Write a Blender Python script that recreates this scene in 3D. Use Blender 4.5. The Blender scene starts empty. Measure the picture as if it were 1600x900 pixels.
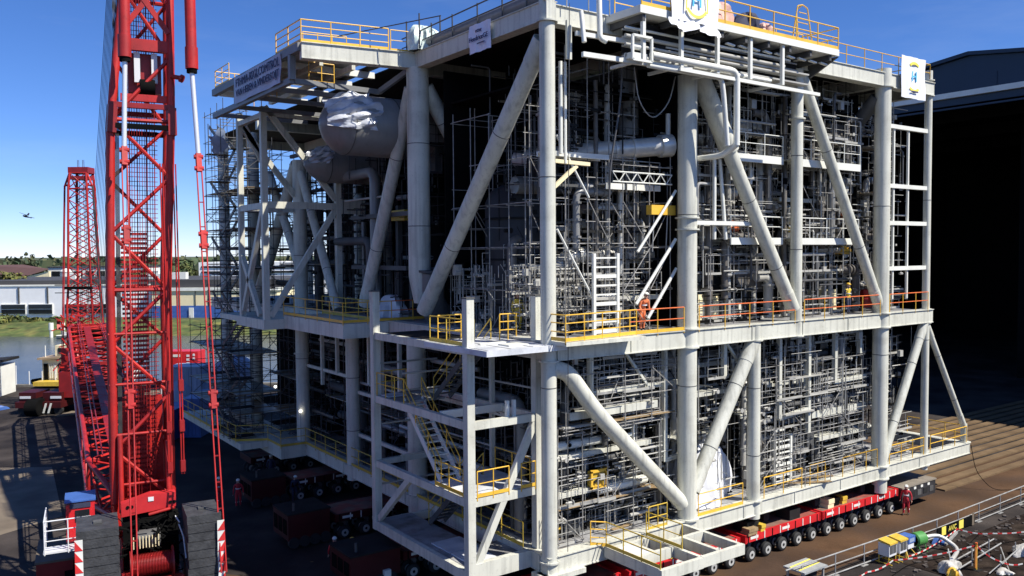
import bpy, bmesh, math, random
from mathutils import Vector, Matrix
R = math.radians
rng = random.Random(7)
S = bpy.context.scene
COL = S.collection

# ------------------------------------------------------------------ camera
yaw, pitch, roll = 0.9503, 0.0419, -0.0072
cam_d = bpy.data.cameras.new("camera"); cam = bpy.data.objects.new("camera", cam_d); COL.objects.link(cam)
F = Vector((math.cos(yaw)*math.cos(pitch), math.sin(yaw)*math.cos(pitch), -math.sin(pitch)))
r0 = Vector((math.sin(yaw), -math.cos(yaw), 0)); u0 = r0.cross(F)
rr = r0*math.cos(roll)+u0*math.sin(roll); uu = -r0*math.sin(roll)+u0*math.cos(roll)
m = Matrix((rr, uu, -F)).transposed().to_4x4(); m.translation = (-21.6647, -27.6979, 16.0)
cam.matrix_world = m
cam_d.sensor_width = 36; cam_d.lens = 1310.2/1600*36
cam_d.clip_start = 0.5; cam_d.clip_end = 20000
S.camera = cam

# ------------------------------------------------------------------ world, sun, exposure
SUN = Vector((0.5*math.cos(R(50)), -0.866*math.cos(R(50)), math.sin(R(50)))).normalized()
W = bpy.data.worlds.new("World"); S.world = W; W.use_nodes = True
nt = W.node_tree; nt.nodes.clear()
sky = nt.nodes.new("ShaderNodeTexSky"); sky.sky_type = 'NISHITA'; sky.sun_disc = False
sky.sun_elevation = R(50); sky.sun_rotation = R(150)
sky.altitude = 0; sky.air_density = 0.7; sky.dust_density = 0.0; sky.ozone_density = 6.0
hs = nt.nodes.new("ShaderNodeHueSaturation"); hs.inputs['Saturation'].default_value = 1.14
tint = nt.nodes.new("ShaderNodeMix"); tint.data_type = 'RGBA'; tint.blend_type = 'MULTIPLY'; tint.inputs[0].default_value = 1; tint.inputs[7].default_value = (1.0, .95, 1.14, 1)
bg = nt.nodes.new("ShaderNodeBackground"); bg.inputs[1].default_value = 0.096
wo = nt.nodes.new("ShaderNodeOutputWorld")
nt.links.new(sky.outputs[0], hs.inputs['Color']); nt.links.new(hs.outputs[0], tint.inputs[6]); tc = nt.nodes.new("ShaderNodeTexCoord"); mpw = nt.nodes.new("ShaderNodeMapping"); mpw.inputs['Scale'].default_value = (1.2, 1.2, 7)
cn = nt.nodes.new("ShaderNodeTexNoise"); cn.inputs['Scale'].default_value = 2.2; cn.inputs['Detail'].default_value = 7; cn.inputs['Roughness'].default_value = .62
cm = nt.nodes.new("ShaderNodeMapRange"); cm.inputs[1].default_value = .5; cm.inputs[2].default_value = .8; cm.inputs[3].default_value = 0; cm.inputs[4].default_value = .09
cx = nt.nodes.new("ShaderNodeMix"); cx.data_type = 'RGBA'; cx.inputs[7].default_value = (6.5, 7.0, 7.6, 1)
nt.links.new(tc.outputs['Generated'], mpw.inputs[0]); nt.links.new(mpw.outputs[0], cn.inputs['Vector']); nt.links.new(cn.outputs[0], cm.inputs[0]); nt.links.new(cm.outputs[0], cx.inputs[0])
nt.links.new(tint.outputs[2], cx.inputs[6]); nt.links.new(cx.outputs[2], bg.inputs[0]); nt.links.new(bg.outputs[0], wo.inputs[0])
sd = bpy.data.lights.new("sun", 'SUN'); sd.energy = 5.0; sd.angle = R(0.5); sd.color = (1, 0.95, 0.86)
so = bpy.data.objects.new("sun", sd); COL.objects.link(so); so.location = SUN*60
so.rotation_euler = SUN.to_track_quat('Z', 'Y').to_euler()
S.view_settings.view_transform = 'Standard'; S.view_settings.look = 'None'
S.view_settings.exposure = 0.5; S.view_settings.gamma = 1.0
try:
    S.cycles.max_bounces = 6; S.cycles.diffuse_bounces = 2; S.cycles.glossy_bounces = 2
except Exception: pass

# ------------------------------------------------------------------ materials
def mat(name, c, rough=0.55, metal=0.0, var=0.12, scale=0.7, streak=0.0, c2=None, m2=0.5, bump=0.0, bscale=8.0, spec=0.5, dirt=0.0, sc2=None):
    """colour c varied by noise; c2 mixed in patches; streak = vertical run marks; dirt = fine dark wear"""
    M = bpy.data.materials.new(name); M.use_nodes = True
    t = M.node_tree; n = t.nodes; b = n['Principled BSDF']; L = t.links.new
    b.inputs['Roughness'].default_value = rough; b.inputs['Metallic'].default_value = metal
    b.inputs['Specular IOR Level'].default_value = spec
    g = n.new("ShaderNodeNewGeometry")
    nz = n.new("ShaderNodeTexNoise"); nz.inputs['Scale'].default_value = scale; nz.inputs['Detail'].default_value = 6
    L(g.outputs['Position'], nz.inputs['Vector'])
    mr = n.new("ShaderNodeMapRange"); mr.inputs[1].default_value = .3; mr.inputs[2].default_value = .7
    mr.inputs[3].default_value = 1-var; mr.inputs[4].default_value = 1+var
    L(nz.outputs[0], mr.inputs[0])
    base = None
    if c2 is not None:
        n2 = n.new("ShaderNodeTexNoise"); n2.inputs['Scale'].default_value = sc2 or scale*.6; n2.inputs['Detail'].default_value = 8
        L(g.outputs['Position'], n2.inputs['Vector'])
        rp = n.new("ShaderNodeMapRange"); rp.inputs[1].default_value = m2-.08; rp.inputs[2].default_value = m2+.08
        L(n2.outputs[0], rp.inputs[0])
        mx = n.new("ShaderNodeMix"); mx.data_type = 'RGBA'
        mx.inputs[6].default_value = (*c, 1); mx.inputs[7].default_value = (*c2, 1)
        L(rp.outputs[0], mx.inputs[0]); base = mx.outputs[2]
    vm = n.new("ShaderNodeMix"); vm.data_type = 'RGBA'; vm.blend_type = 'MULTIPLY'; vm.inputs[0].default_value = 1
    if base is None: vm.inputs[6].default_value = (*c, 1)
    else: L(base, vm.inputs[6])
    L(mr.outputs[0], vm.inputs[7]); out = vm.outputs[2]
    if streak:
        mp = n.new("ShaderNodeMapping"); mp.inputs['Scale'].default_value = (4, 4, .22)
        L(g.outputs['Position'], mp.inputs[0])
        ns = n.new("ShaderNodeTexNoise"); ns.inputs['Scale'].default_value = 1.2; ns.inputs['Detail'].default_value = 5
        L(mp.outputs[0], ns.inputs['Vector'])
        m3 = n.new("ShaderNodeMapRange"); m3.inputs[1].default_value = .5; m3.inputs[2].default_value = .75
        m3.inputs[3].default_value = 1; m3.inputs[4].default_value = 1-streak
        L(ns.outputs[0], m3.inputs[0])
        v2 = n.new("ShaderNodeMix"); v2.data_type = 'RGBA'; v2.blend_type = 'MULTIPLY'; v2.inputs[0].default_value = 1
        L(out, v2.inputs[6]); L(m3.outputs[0], v2.inputs[7]); out = v2.outputs[2]
    if dirt:
        nd = n.new("ShaderNodeTexNoise"); nd.inputs['Scale'].default_value = 9; nd.inputs['Detail'].default_value = 8; nd.inputs['Roughness'].default_value = .7
        L(g.outputs['Position'], nd.inputs['Vector'])
        m4 = n.new("ShaderNodeMapRange"); m4.inputs[1].default_value = .56; m4.inputs[2].default_value = .7
        m4.inputs[3].default_value = 1; m4.inputs[4].default_value = 1-dirt
        L(nd.outputs[0], m4.inputs[0])
        v3 = n.new("ShaderNodeMix"); v3.data_type = 'RGBA'; v3.blend_type = 'MULTIPLY'; v3.inputs[0].default_value = 1
        L(out, v3.inputs[6]); L(m4.outputs[0], v3.inputs[7]); out = v3.outputs[2]
    L(out, b.inputs['Base Color'])
    if bump:
        nb = n.new("ShaderNodeTexNoise"); nb.inputs['Scale'].default_value = bscale; nb.inputs['Detail'].default_value = 5
        L(g.outputs['Position'], nb.inputs['Vector'])
        bp = n.new("ShaderNodeBump"); bp.inputs['Strength'].default_value = bump; bp.inputs['Distance'].default_value = .05
        L(nb.outputs[0], bp.inputs['Height']); L(bp.outputs[0], b.inputs['Normal'])
    return M
GREY = mat("pale_grey_paint", (.63, .625, .535), .5, var=.10, scale=.5, streak=.32, dirt=.25, bump=.08, bscale=2.5, c2=(.52, .51, .43), m2=.63, sc2=.9)
GREYP = mat("pale_grey_pipe_paint", (.42, .41, .37), .4, var=.14, scale=1.2, dirt=.15)
WHITEB = mat("bright_white_render", (.90, .90, .89), .6, var=.04, dirt=.05)
WHITE = mat("white_paint", (.76, .76, .69), .45, var=.08, dirt=.1)
GALV = mat("galvanised_tube", (.36, .355, .335), .42, metal=.15, var=.25, scale=2.5, dirt=.3)
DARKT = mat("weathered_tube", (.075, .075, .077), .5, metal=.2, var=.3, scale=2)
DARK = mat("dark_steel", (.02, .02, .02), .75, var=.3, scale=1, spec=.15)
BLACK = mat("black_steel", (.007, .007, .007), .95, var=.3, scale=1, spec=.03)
MIDG = mat("mid_grey_steel", (.09, .09, .088), .6, var=.2, scale=1, dirt=.2, spec=.3)
YEL = mat("yellow_paint", (.80, .47, .05), .45, var=.1, scale=2, dirt=.15)
YELD = mat("mustard_paint", (.62, .42, .05), .5, var=.15, scale=2, dirt=.2)
ORG = mat("orange_rail_paint", (.75, .16, .04), .45, var=.1, scale=2)
RED = mat("crane_red_paint", (.47, .018, .014), .48, var=.22, scale=1.1, streak=.25, dirt=.35, c2=(.36, .02, .018), m2=.55)
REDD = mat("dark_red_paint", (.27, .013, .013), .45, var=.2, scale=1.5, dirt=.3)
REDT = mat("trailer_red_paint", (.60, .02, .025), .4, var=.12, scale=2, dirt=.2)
DECKR = mat("worn_red_deck", (.28, .075, .055), .7, var=.25, scale=2, c2=(.2, .12, .09), m2=.52)
TYRE = mat("tyre_rubber", (.018, .018, .018), .8, var=.3, scale=5)
CHROME = mat("chrome_rod", (.82, .82, .82), .3, metal=.35, var=.03)
STEEL = mat("bright_steel_plate", (.66, .68, .70), .4, var=.14, scale=1.3, dirt=.2, c2=(.5, .52, .56), m2=.6)
DECK = mat("grey_deck_plate", (.30, .30, .30), .6, var=.25, scale=1.5, dirt=.4, c2=(.18, .17, .16), m2=.56)
INSUL = mat("insulation_jacket", (.56, .55, .51), .35, metal=.25, var=.12, scale=3, bump=.15, bscale=4)
FRAME_SHADE = mat('shaded_grey_paint', (.20, .205, .21), .5, var=.12, scale=1, dirt=.2)  # overhang frame grey with the shade put into the colour
MAROON = mat('maroon_shaded_red', (.055, .005, .006), .55, var=.2, dirt=.3, spec=.3)  # low loader's maroon; on shaded trailers the shade is put into the red
BROWNG = mat('grey_brown_cladding', (.125, .112, .098), .5, var=.25, scale=1.5, dirt=.3, c2=(.19, .175, .155), m2=.56)
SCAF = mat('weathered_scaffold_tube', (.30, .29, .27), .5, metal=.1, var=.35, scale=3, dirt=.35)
VESS = mat("vessel_grey", (.22, .22, .215), .35, var=.08, scale=.8, streak=.15)
CWT = mat("counterweight_iron", (.045, .046, .048), .6, var=.35, scale=3, bump=.4, bscale=12, dirt=.3)
PLASTIC = mat("clear_wrap", (.50, .52, .56), .18, var=.25, scale=2, bump=.9, bscale=3.5, spec=.8)
TARP = mat("white_tarpaulin", (.74, .75, .77), .5, var=.12, scale=1.5, bump=.6, bscale=2.5)
TARPG = mat('dusty_white_sack', (.48, .46, .42), .7, var=.3, scale=3, bump=.6, bscale=4, dirt=.35)
BANW = mat("banner_white", (.82, .83, .86), .6, var=.04, scale=1.5)
BANG = mat("banner_bluegrey", (.52, .56, .70), .6, var=.1, scale=1.0, bump=.2, bscale=2)
INK = mat("ink_navy", (.03, .035, .10), .6, var=.1)
INKB = mat("ink_blue", (.10, .52, .88), .6, var=.05)
INKY = mat("ink_yellow", (.85, .72, .12), .6, var=.08)
PINKT = mat("pink_tarp", (.70, .42, .34), .6, var=.2, scale=2, bump=.6, bscale=3)
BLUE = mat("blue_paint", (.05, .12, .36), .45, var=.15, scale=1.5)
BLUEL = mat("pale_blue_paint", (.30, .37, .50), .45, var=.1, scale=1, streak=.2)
GREEN = mat("green_paint", (.07, .26, .06), .45, var=.15, scale=2)
WOOD = mat("timber", (.30, .21, .11), .75, var=.25, scale=4, dirt=.3)
SKIN = mat("skin", (.50, .30, .22), .55, var=.05)
SUIT = mat("red_coverall", (.46, .02, .03), .75, var=.12, scale=6, bump=.3, bscale=10)
HIVIS = mat("orange_hivis", (.85, .22, .08), .7, var=.12, scale=6)
HIVY = mat("yellow_hivis", (.80, .58, .06), .7, var=.12, scale=6)
NAVY = mat("navy_cloth", (.03, .035, .07), .8, var=.15, scale=6)
BOOT = mat("boot_leather", (.03, .025, .02), .7)
HANGN = mat("hangar_navy_cladding", (.010, .030, .062), .5, var=.08, scale=.3)
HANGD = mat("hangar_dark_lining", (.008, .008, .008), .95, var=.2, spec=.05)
ASPH = mat("yard_asphalt", (.052, .043, .038), .85, var=.35, scale=.35, c2=(.024, .020, .019), m2=.5, sc2=.16, dirt=.35, bump=.5, bscale=3, spec=.15)
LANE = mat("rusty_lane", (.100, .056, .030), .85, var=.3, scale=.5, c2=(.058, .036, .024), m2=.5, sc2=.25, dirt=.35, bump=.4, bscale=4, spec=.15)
SAND = mat("sandy_concrete", (.17, .135, .095), .85, var=.2, scale=.6, dirt=.2, c2=(.13, .1, .07), m2=.55)
MATT = mat("timber_track", (.165, .11, .06), .85, var=.25, scale=.8, c2=(.115, .075, .042), m2=.55, dirt=.3, spec=.2, sc2=.4)
GRASS = mat("bank_grass", (.07, .095, .022), .9, var=.4, scale=.5, c2=(.14, .135, .035), m2=.55, bump=.8, bscale=2)
LAND = mat("far_land", (.07, .085, .035), .9, var=.35, scale=.02)
LEAFM = mat("foliage", (.055, .085, .022), .8, var=.5, scale=.6, c2=(.11, .12, .03), m2=.55)
LEAFY = mat("foliage_autumn", (.16, .15, .03), .8, var=.45, scale=1, c2=(.09, .11, .025), m2=.5)
LEAFD = mat("far_foliage", (.045, .075, .034), .9, var=.35, scale=.05, c2=(.075, .075, .03), m2=.5)
BARK = mat("bark", (.07, .05, .035), .9, var=.3, scale=4)
GLASSD = mat("dark_window_glass", (.015, .018, .022), .08, var=.1, spec=.8)
CREAM = mat("cream_cladding", (.85, .74, .46), .6, var=.04)
BROWN = mat("brown_roof_sheet", (.12, .058, .04), .7, var=.12, scale=.2)
ROOFG = mat("grey_flat_roof", (.05, .05, .053), .8, var=.2, scale=.2)
STONE = mat("quay_stone", (.16, .15, .13), .9, var=.3, scale=.8, bump=.4)
WATERM = mat("river_water", (.085, .09, .07), .22, var=.2, scale=.1, bump=.5, bscale=.9, spec=.6)
FEATH = mat("black_feathers", (.012, .012, .014), .7)
REDW = mat("signal_red", (.62, .03, .03), .5)
LAMP = mat("frosted_panel", (.70, .71, .72), .4, var=.05)

# ------------------------------------------------------------------ mesh builder
class MB:
    def __init__(s): s.v = []; s.f = []; s.m = []; s.mi = 0
    def add(s, v, f):
        o = len(s.v); s.v += [tuple(p) for p in v]
        for q in f: s.f.append([o+i for i in q]); s.m.append(s.mi)
        return s
    def box(s, a, b):
        x0, y0, z0 = a; x1, y1, z1 = b
        v = [(x0,y0,z0),(x1,y0,z0),(x1,y1,z0),(x0,y1,z0),(x0,y0,z1),(x1,y0,z1),(x1,y1,z1),(x0,y1,z1)]
        return s.add(v, [(3,2,1,0),(4,5,6,7),(0,1,5,4),(1,2,6,5),(2,3,7,6),(3,0,4,7)])
    def beam(s, p0, p1, w, h, up=(0,0,1)):
        p0 = Vector(p0); p1 = Vector(p1); d = (p1-p0).normalized(); up = Vector(up)
        if abs(d.dot(up)) > .98: up = Vector((0,1,0)) if abs(d.y) < .9 else Vector((1,0,0))
        a = d.cross(up).normalized()*w/2; c = a.cross(d).normalized()*h/2
        v = [p0-a-c, p0+a-c, p0+a+c, p0-a+c, p1-a-c, p1+a-c, p1+a+c, p1-a+c]
        return s.add(v, [(0,1,2,3),(7,6,5,4),(4,5,1,0),(5,6,2,1),(6,7,3,2),(7,4,0,3)])
    def tube(s, p0, p1, r, n=8, r2=None, caps=True):
        p0 = Vector(p0); p1 = Vector(p1); d = (p1-p0).normalized()
        a = d.orthogonal().normalized(); b = d.cross(a); r2 = r if r2 is None else r2
        v = []
        for p, q in ((p0, r), (p1, r2)):
            for i in range(n):
                t = 2*math.pi*i/n; v.append(p+(a*math.cos(t)+b*math.sin(t))*q)
        f = [(i, (i+1) % n, n+(i+1) % n, n+i) for i in range(n)]
        if caps: f += [tuple(reversed(range(n))), tuple(range(n, 2*n))]
        return s.add(v, f)
    def path(s, pts, r, n=8, bend=0.0):
        """round pipe through pts, corners filleted by radius bend"""
        pts = [Vector(p) for p in pts]; q = [pts[0]]
        for i in range(1, len(pts)-1):
            a, b, c = pts[i-1], pts[i], pts[i+1]
            k = min(bend or r*2, (b-a).length*.45, (c-b).length*.45)
            s0 = b+(a-b).normalized()*k; s1 = b+(c-b).normalized()*k
            for j in range(5):
                t = j/4; q.append(s0*(1-t)**2+b*2*t*(1-t)+s1*t*t)
        q.append(pts[-1]); o = len(s.v); ref = None
        for i, p in enumerate(q):
            d = ((q[min(i+1, len(q)-1)]-q[max(i-1, 0)])).normalized()
            if ref is None: ref = d.orthogonal().normalized()
            ref = (ref-d*ref.dot(d)).normalized(); b = d.cross(ref)
            for j in range(n):
                t = 2*math.pi*j/n; s.v.append(tuple(p+(ref*math.cos(t)+b*math.sin(t))*r))
        for i in range(len(q)-1):
            for j in range(n):
                s.f.append([o+i*n+j, o+i*n+(j+1) % n, o+(i+1)*n+(j+1) % n, o+(i+1)*n+j]); s.m.append(s.mi)
        s.f.append([o+j for j in reversed(range(n))]); s.m.append(s.mi)
        s.f.append([o+(len(q)-1)*n+j for j in range(n)]); s.m.append(s.mi)
        return s
    def lathe(s, prof, p0, axis, n=20):
        """prof: (distance along axis, radius)"""
        p0 = Vector(p0); d = Vector(axis).normalized(); a = d.orthogonal().normalized(); b = d.cross(a); o = len(s.v)
        for t, r in prof:
            for j in range(n):
                w = 2*math.pi*j/n; s.v.append(tuple(p0+d*t+(a*math.cos(w)+b*math.sin(w))*r))
        for i in range(len(prof)-1):
            for j in range(n):
                s.f.append([o+i*n+j, o+i*n+(j+1) % n, o+(i+1)*n+(j+1) % n, o+(i+1)*n+j]); s.m.append(s.mi)
        s.f.append([o+j for j in reversed(range(n))]); s.m.append(s.mi)
        s.f.append([o+(len(prof)-1)*n+j for j in range(n)]); s.m.append(s.mi)
        return s
    def prism(s, poly, ext):
        """flat polygon (3-D points) pushed along ext"""
        e = Vector(ext); p = [Vector(q) for q in poly]; n = len(p)
        v = p+[q+e for q in p]
        return s.add(v, [tuple(reversed(range(n))), tuple(range(n, 2*n))]+[(i, (i+1) % n, n+(i+1) % n, n+i) for i in range(n)])
    def grid(s, fn, nu, nv):
        v = [fn(i/nu, j/nv) for j in range(nv+1) for i in range(nu+1)]
        return s.add(v, [(j*(nu+1)+i, j*(nu+1)+i+1, (j+1)*(nu+1)+i+1, (j+1)*(nu+1)+i) for j in range(nv) for i in range(nu)])
ROOT = {}
def rootloc(o):
    while o is not None:
        if o.name in ROOT: return ROOT[o.name]
        o = o.parent
    return Vector((0, 0, 0))
def finish(me, smooth):
    bm = bmesh.new(); bm.from_mesh(me); bmesh.ops.recalc_face_normals(bm, faces=bm.faces); bm.to_mesh(me); bm.free()
    if smooth:
        for p in me.polygons: p.use_smooth = True
        me.set_sharp_from_angle(angle=R(38))
def part(name, mb, mats, parent=None, smooth=True, kind=None, label=None, fix=True):
    o0 = rootloc(parent)
    me = bpy.data.meshes.new(name)
    me.from_pydata([(x-o0.x, y-o0.y, z-o0.z) for x, y, z in mb.v], [], mb.f)
    for q in (mats if isinstance(mats, (list, tuple)) else [mats]): me.materials.append(q)
    if any(mb.m): me.polygons.foreach_set('material_index', mb.m)
    if fix: finish(me, smooth)
    o = bpy.data.objects.new(name, me); COL.objects.link(o)
    if parent is not None: o.parent = parent
    if kind: o['kind'] = kind
    if label: o['label'] = label
    return o
def tag(o, label, cat, group=None):
    o['label'] = label; o['category'] = cat
    if group: o['group'] = group
    return o
def thing(name, label, cat, loc, group=None):
    o = bpy.data.objects.new(name, None); COL.objects.link(o); o.location = loc; o.empty_display_size = .3
    ROOT[o.name] = Vector(loc); return tag(o, label, cat, group)
def solo(name, mb, mats, label, cat, group=None, smooth=True):
    return tag(part(name, mb, mats, None, smooth), label, cat, group)
def structure(name, mb, mats, parent=None, smooth=False):
    return part(name, mb, mats, parent, smooth, kind=None if parent else 'structure')
_unit = {}
def unit(kind, M):
    k = (kind, M.name)
    if k not in _unit:
        b = MB()
        if kind == 'bar': b.box((-.5, -.5, 0), (.5, .5, 1))
        else: b.tube((0, 0, 0), (0, 0, 1), 1, int(kind))
        me = bpy.data.meshes.new("unit_"+kind); me.from_pydata(b.v, [], b.f); me.materials.append(M); finish(me, kind != 'bar'); _unit[k] = me
    return _unit[k]
def _place(name, me, p0, p1, sx, sy, parent, up=(0, 0, 1)):
    p0 = Vector(p0); p1 = Vector(p1); d = p1-p0; L = d.length; d.normalize(); up = Vector(up)
    if abs(d.dot(up)) > .98: up = Vector((0, 1, 0)) if abs(d.y) < .9 else Vector((1, 0, 0))
    a = d.cross(up).normalized(); c = a.cross(d)
    M = Matrix((a*sx, c*sy, d*L)).transposed().to_4x4(); M.translation = p0-rootloc(parent)
    o = bpy.data.objects.new(name, me); COL.objects.link(o)
    if parent is not None: o.parent = parent
    o.matrix_basis = M
    return o
def rod(name, p0, p1, r, M, parent, n=8): return _place(name, unit(str(n), M), p0, p1, r, r, parent)
def bar(name, p0, p1, w, h, M, parent, up=(0, 0, 1)): return _place(name, unit('bar', M), p0, p1, w, h, parent, up)
def copy_tree(o, parent=None):
    c = o.copy(); COL.objects.link(c); c.parent = parent
    for ch in list(o.children): copy_tree(ch, c)
    return c
def kids(o): return list(o.children)
def lerp(a, b, t): return Vector(a)*(1-t)+Vector(b)*t
def text_mb(s, size, depth=.004):
    cu = bpy.data.curves.new("t", 'FONT'); cu.body = s; cu.size = size; cu.extrude = depth; cu.resolution_u = 2
    cu.align_x = 'CENTER'; cu.align_y = 'CENTER'
    o = bpy.data.objects.new("t", cu); COL.objects.link(o)
    dg = bpy.context.evaluated_depsgraph_get(); me = bpy.data.meshes.new_from_object(o.evaluated_get(dg))
    v = [tuple(x.co) for x in me.vertices]; f = [list(p.vertices) for p in me.polygons]
    bpy.data.objects.remove(o); bpy.data.curves.remove(cu); bpy.data.meshes.remove(me)
    return v, f
def put_text(b, s, size, c, ux, uy, depth=.012):
    """lettering lying in the plane ux,uy centred at c"""
    v, f = text_mb(s, size, depth); ux = Vector(ux).normalized(); uy = Vector(uy).normalized(); nz = ux.cross(uy); c = Vector(c)
    return b.add([c+ux*x+uy*y+nz*z for x, y, z in v], f)

# railing: top rail mesh = the part; posts, mid rail and toe board are its sub-parts
def railing(parent, pts, h=1.1, M=YEL, Mtop=None, sp=1.6, toe=True, r=.024, mids=1, Mtoe=None):
    b = MB()
    for a, c in zip(pts, pts[1:]):
        b.tube(Vector(a)+Vector((0,0,h)), Vector(c)+Vector((0,0,h)), r*1.15, 8)
    top = part('railing', b, Mtop or M, parent)
    for k, (a, c) in enumerate(zip(pts, pts[1:])):
        a = Vector(a); c = Vector(c); n = max(1, round((c-a).length/sp))
        for i in range(n+1):
            if i == 0 and k > 0: continue
            p = a.lerp(c, i/n); rod('post', p-Vector((0,0,.12)), p+Vector((0,0,h)), r*1.1, M, top)
        for j in range(mids):
            z = Vector((0,0,h*(j+1)/(mids+1)+.03)); rod('mid_rail', a+z, c+z, r, Mtop or M, top, 6)
        if toe: bar('toe_board', a+Vector((0,0,.09)), c+Vector((0,0,.09)), .02, .15, Mtoe or M, top)
    return top
def ladder(parent, p0, p1, side, w=.5, M=GREY, step=.3, r=.02):
    p0 = Vector(p0); p1 = Vector(p1); s = Vector(side).normalized()*w/2
    b = MB(); b.tube(p0-s, p1-s, r*1.3, 6); b.tube(p0+s, p1+s, r*1.3, 6)
    o = part('ladder', b, M, parent); n = int((p1-p0).length/step)
    for i in range(1, n): q = p0.lerp(p1, i/n); rod('rung', q-s, q+s, r, M, o, 6)
    return o
def stair(parent, p0, p1, side, w=.9, M=GREY, MR=YEL, step=.24, rails=True):
    """flight from p0 (low) to p1 (high); treads are sub-parts"""
    p0 = Vector(p0); p1 = Vector(p1); s = Vector(side).normalized()*w/2; b = MB()
    for q in (-1, 1): b.beam(p0+s*q, p1+s*q, .05, .26)
    o = part('stair_flight', b, M, parent, False); n = max(2, int((p1.z-p0.z)/step))
    hd = Vector((p1.x-p0.x, p1.y-p0.y, 0)).normalized()
    for i in range(1, n):
        q = p0.lerp(p1, i/n); bar('tread', q-s*.94, q+s*.94, .24, .035, M, o)
    if rails:
        for q in (-1, 1):
            a = p0+s*q*1.02; c = p1+s*q*1.02; z = Vector((0,0,1.0)); rod('handrail', a+z, c+z, .026, MR, o); rod('handrail', a+z*.55, c+z*.55, .02, MR, o, 6)
            for i in range(4): t = a.lerp(c, i/3); rod('baluster', t, t+z, .024, MR, o, 6)
    return o
def scaffold(name, label, xs, ys, zs, M=SCAF, boards=(), brace=.35, seed=1, r=.026, rails=True, jitter=.0, skip=.0, group='scaffolds rigged inside the module'):
    g = random.Random(seed); t = thing(name, label, 'scaffold', (xs[0], ys[0], zs[0]), group)
    top = {}
    for x in xs:
        for y in ys:
            hh = zs[-1]+g.uniform(.1, 1.1); rod('standard', (x, y, zs[0]-.2), (x+g.uniform(-jitter, jitter), y, hh), r, M, t, 6)
    for k, z in enumerate(zs):
        for y in ys:
            for a, c in zip(xs, xs[1:]):
                if g.random() < skip: continue
                rod('ledger', (a-.15, y, z), (c+.15, y, z), r*.9, M, t, 6)
                if rails and k < len(zs)-1 and g.random() < .45: rod('guard_tube', (a-.1, y, z+1.0), (c+.1, y, z+1.0), r*.85, M, t, 6)
                if g.random() < brace and k < len(zs)-1: 
                    q = (a, c) if g.random() < .5 else (c, a); rod('brace', (q[0], y-.05, z), (q[1], y-.05, zs[k+1]), r*.9, M, t, 6)
        for x in xs:
            for a, c in zip(ys, ys[1:]):
                if g.random() < skip: continue
                rod('transom', (x, a-.12, z+.06), (x, c+.12, z+.06), r*.9, M, t, 6)
        if k in boards:
            for y in range(int((ys[-1]-ys[0])/.26)):
                for a, c in zip(xs, xs[1:]): bar('board', (a-.1, ys[0]+.15+y*.26, z+.12), (c+.1, ys[0]+.15+y*.26, z+.12), .225, .04, WOOD if g.random() < .5 else GALV, t)
    return t

# ================================================================== SETTING
Fh = Vector((F.x, F.y, 0)).normalized(); Rh = Vector((Fh.y, -Fh.x, 0)); C0 = Vector((-21.6647, -27.6979, 0))
def LD(l, d, z=0.0):
    """metres to the side of / beyond the viewpoint's ground point -> world (the river runs square to this line)"""
    p = C0+Rh*l+Fh*d; return (p.x, p.y, z)
b = MB()
ls = [-7000, -700, 38, 7000]; ds = [-200, 103, 187, 9000]
for i in range(3):
    for j in range(3):
        if i == 1 and j == 1: continue
        b.add([LD(ls[i], ds[j]), LD(ls[i+1], ds[j]), LD(ls[i+1], ds[j+1]), LD(ls[i], ds[j+1])], [(0, 1, 2, 3)])
structure('ground', b, ASPH)
b = MB(); b.add([LD(-7000, 195, .02), LD(7000, 195, .02), LD(7000, 8900, .02), LD(-7000, 8900, .02)], [(0, 1, 2, 3)]); structure('far_field', b, LAND)
b = MB(); b.add([LD(-720, 100, -1.3), LD(60, 100, -1.3), LD(60, 190, -1.3), LD(-720, 190, -1.3)], [(0, 1, 2, 3)]); structure('water', b, WATERM)
b = MB(); b.prism([LD(-700, 102.2, -2.5), LD(38, 102.2, -2.5), LD(38, 103, -2.5), LD(-700, 103, -2.5)], (0, 0, 2.75)); structure('quay_edge', b, STONE)
b = MB(); g = random.Random(3)
def bankfn(u, v): 
    p = LD(-260+u*320, 179.5+v*17, -1.5+2.4*min(1, v*1.4)+.5*math.sin(u*91)*v*(1-v)); return (p[0], p[1], p[2]+g.uniform(-.15, .25))
b.grid(bankfn, 160, 8); structure('riverbank', b, GRASS)
# lane of rusty compacted ground along the module, strip of paler concrete at the quay, timber load tracks
b = MB(); b.add([(-30, -3.3, .004), (96, -3.3, .004), (96, 3.2, .004), (-30, 3.2, .004)], [(0, 1, 2, 3)]); structure('load_lane', b, LANE)
b = MB(); b.add([(-24, 25, .004), (-14.6, 30, .004), (-13.5, 44, .004), (-24, 51, .004)], [(0, 1, 2, 3)]); structure('concrete_pad', b, SAND)
b = MB(); b.add([(-12.2, 8.2, .004), (-7.4, 8.8, .004), (-8.6, 13.5, .004), (-11.4, 17, .004)], [(0, 1, 2, 3)]); structure('sunlit_brown_patch', b, LANE)  # brown ground patch, its sunlight put into the colour
for i in range(12):
    y = .35+i*1.05; b = MB()
    b.box((33.5+(i % 3)*.7, y, .0), (94, y+.62, .11)); structure('load_track', b, MATT)

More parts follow.
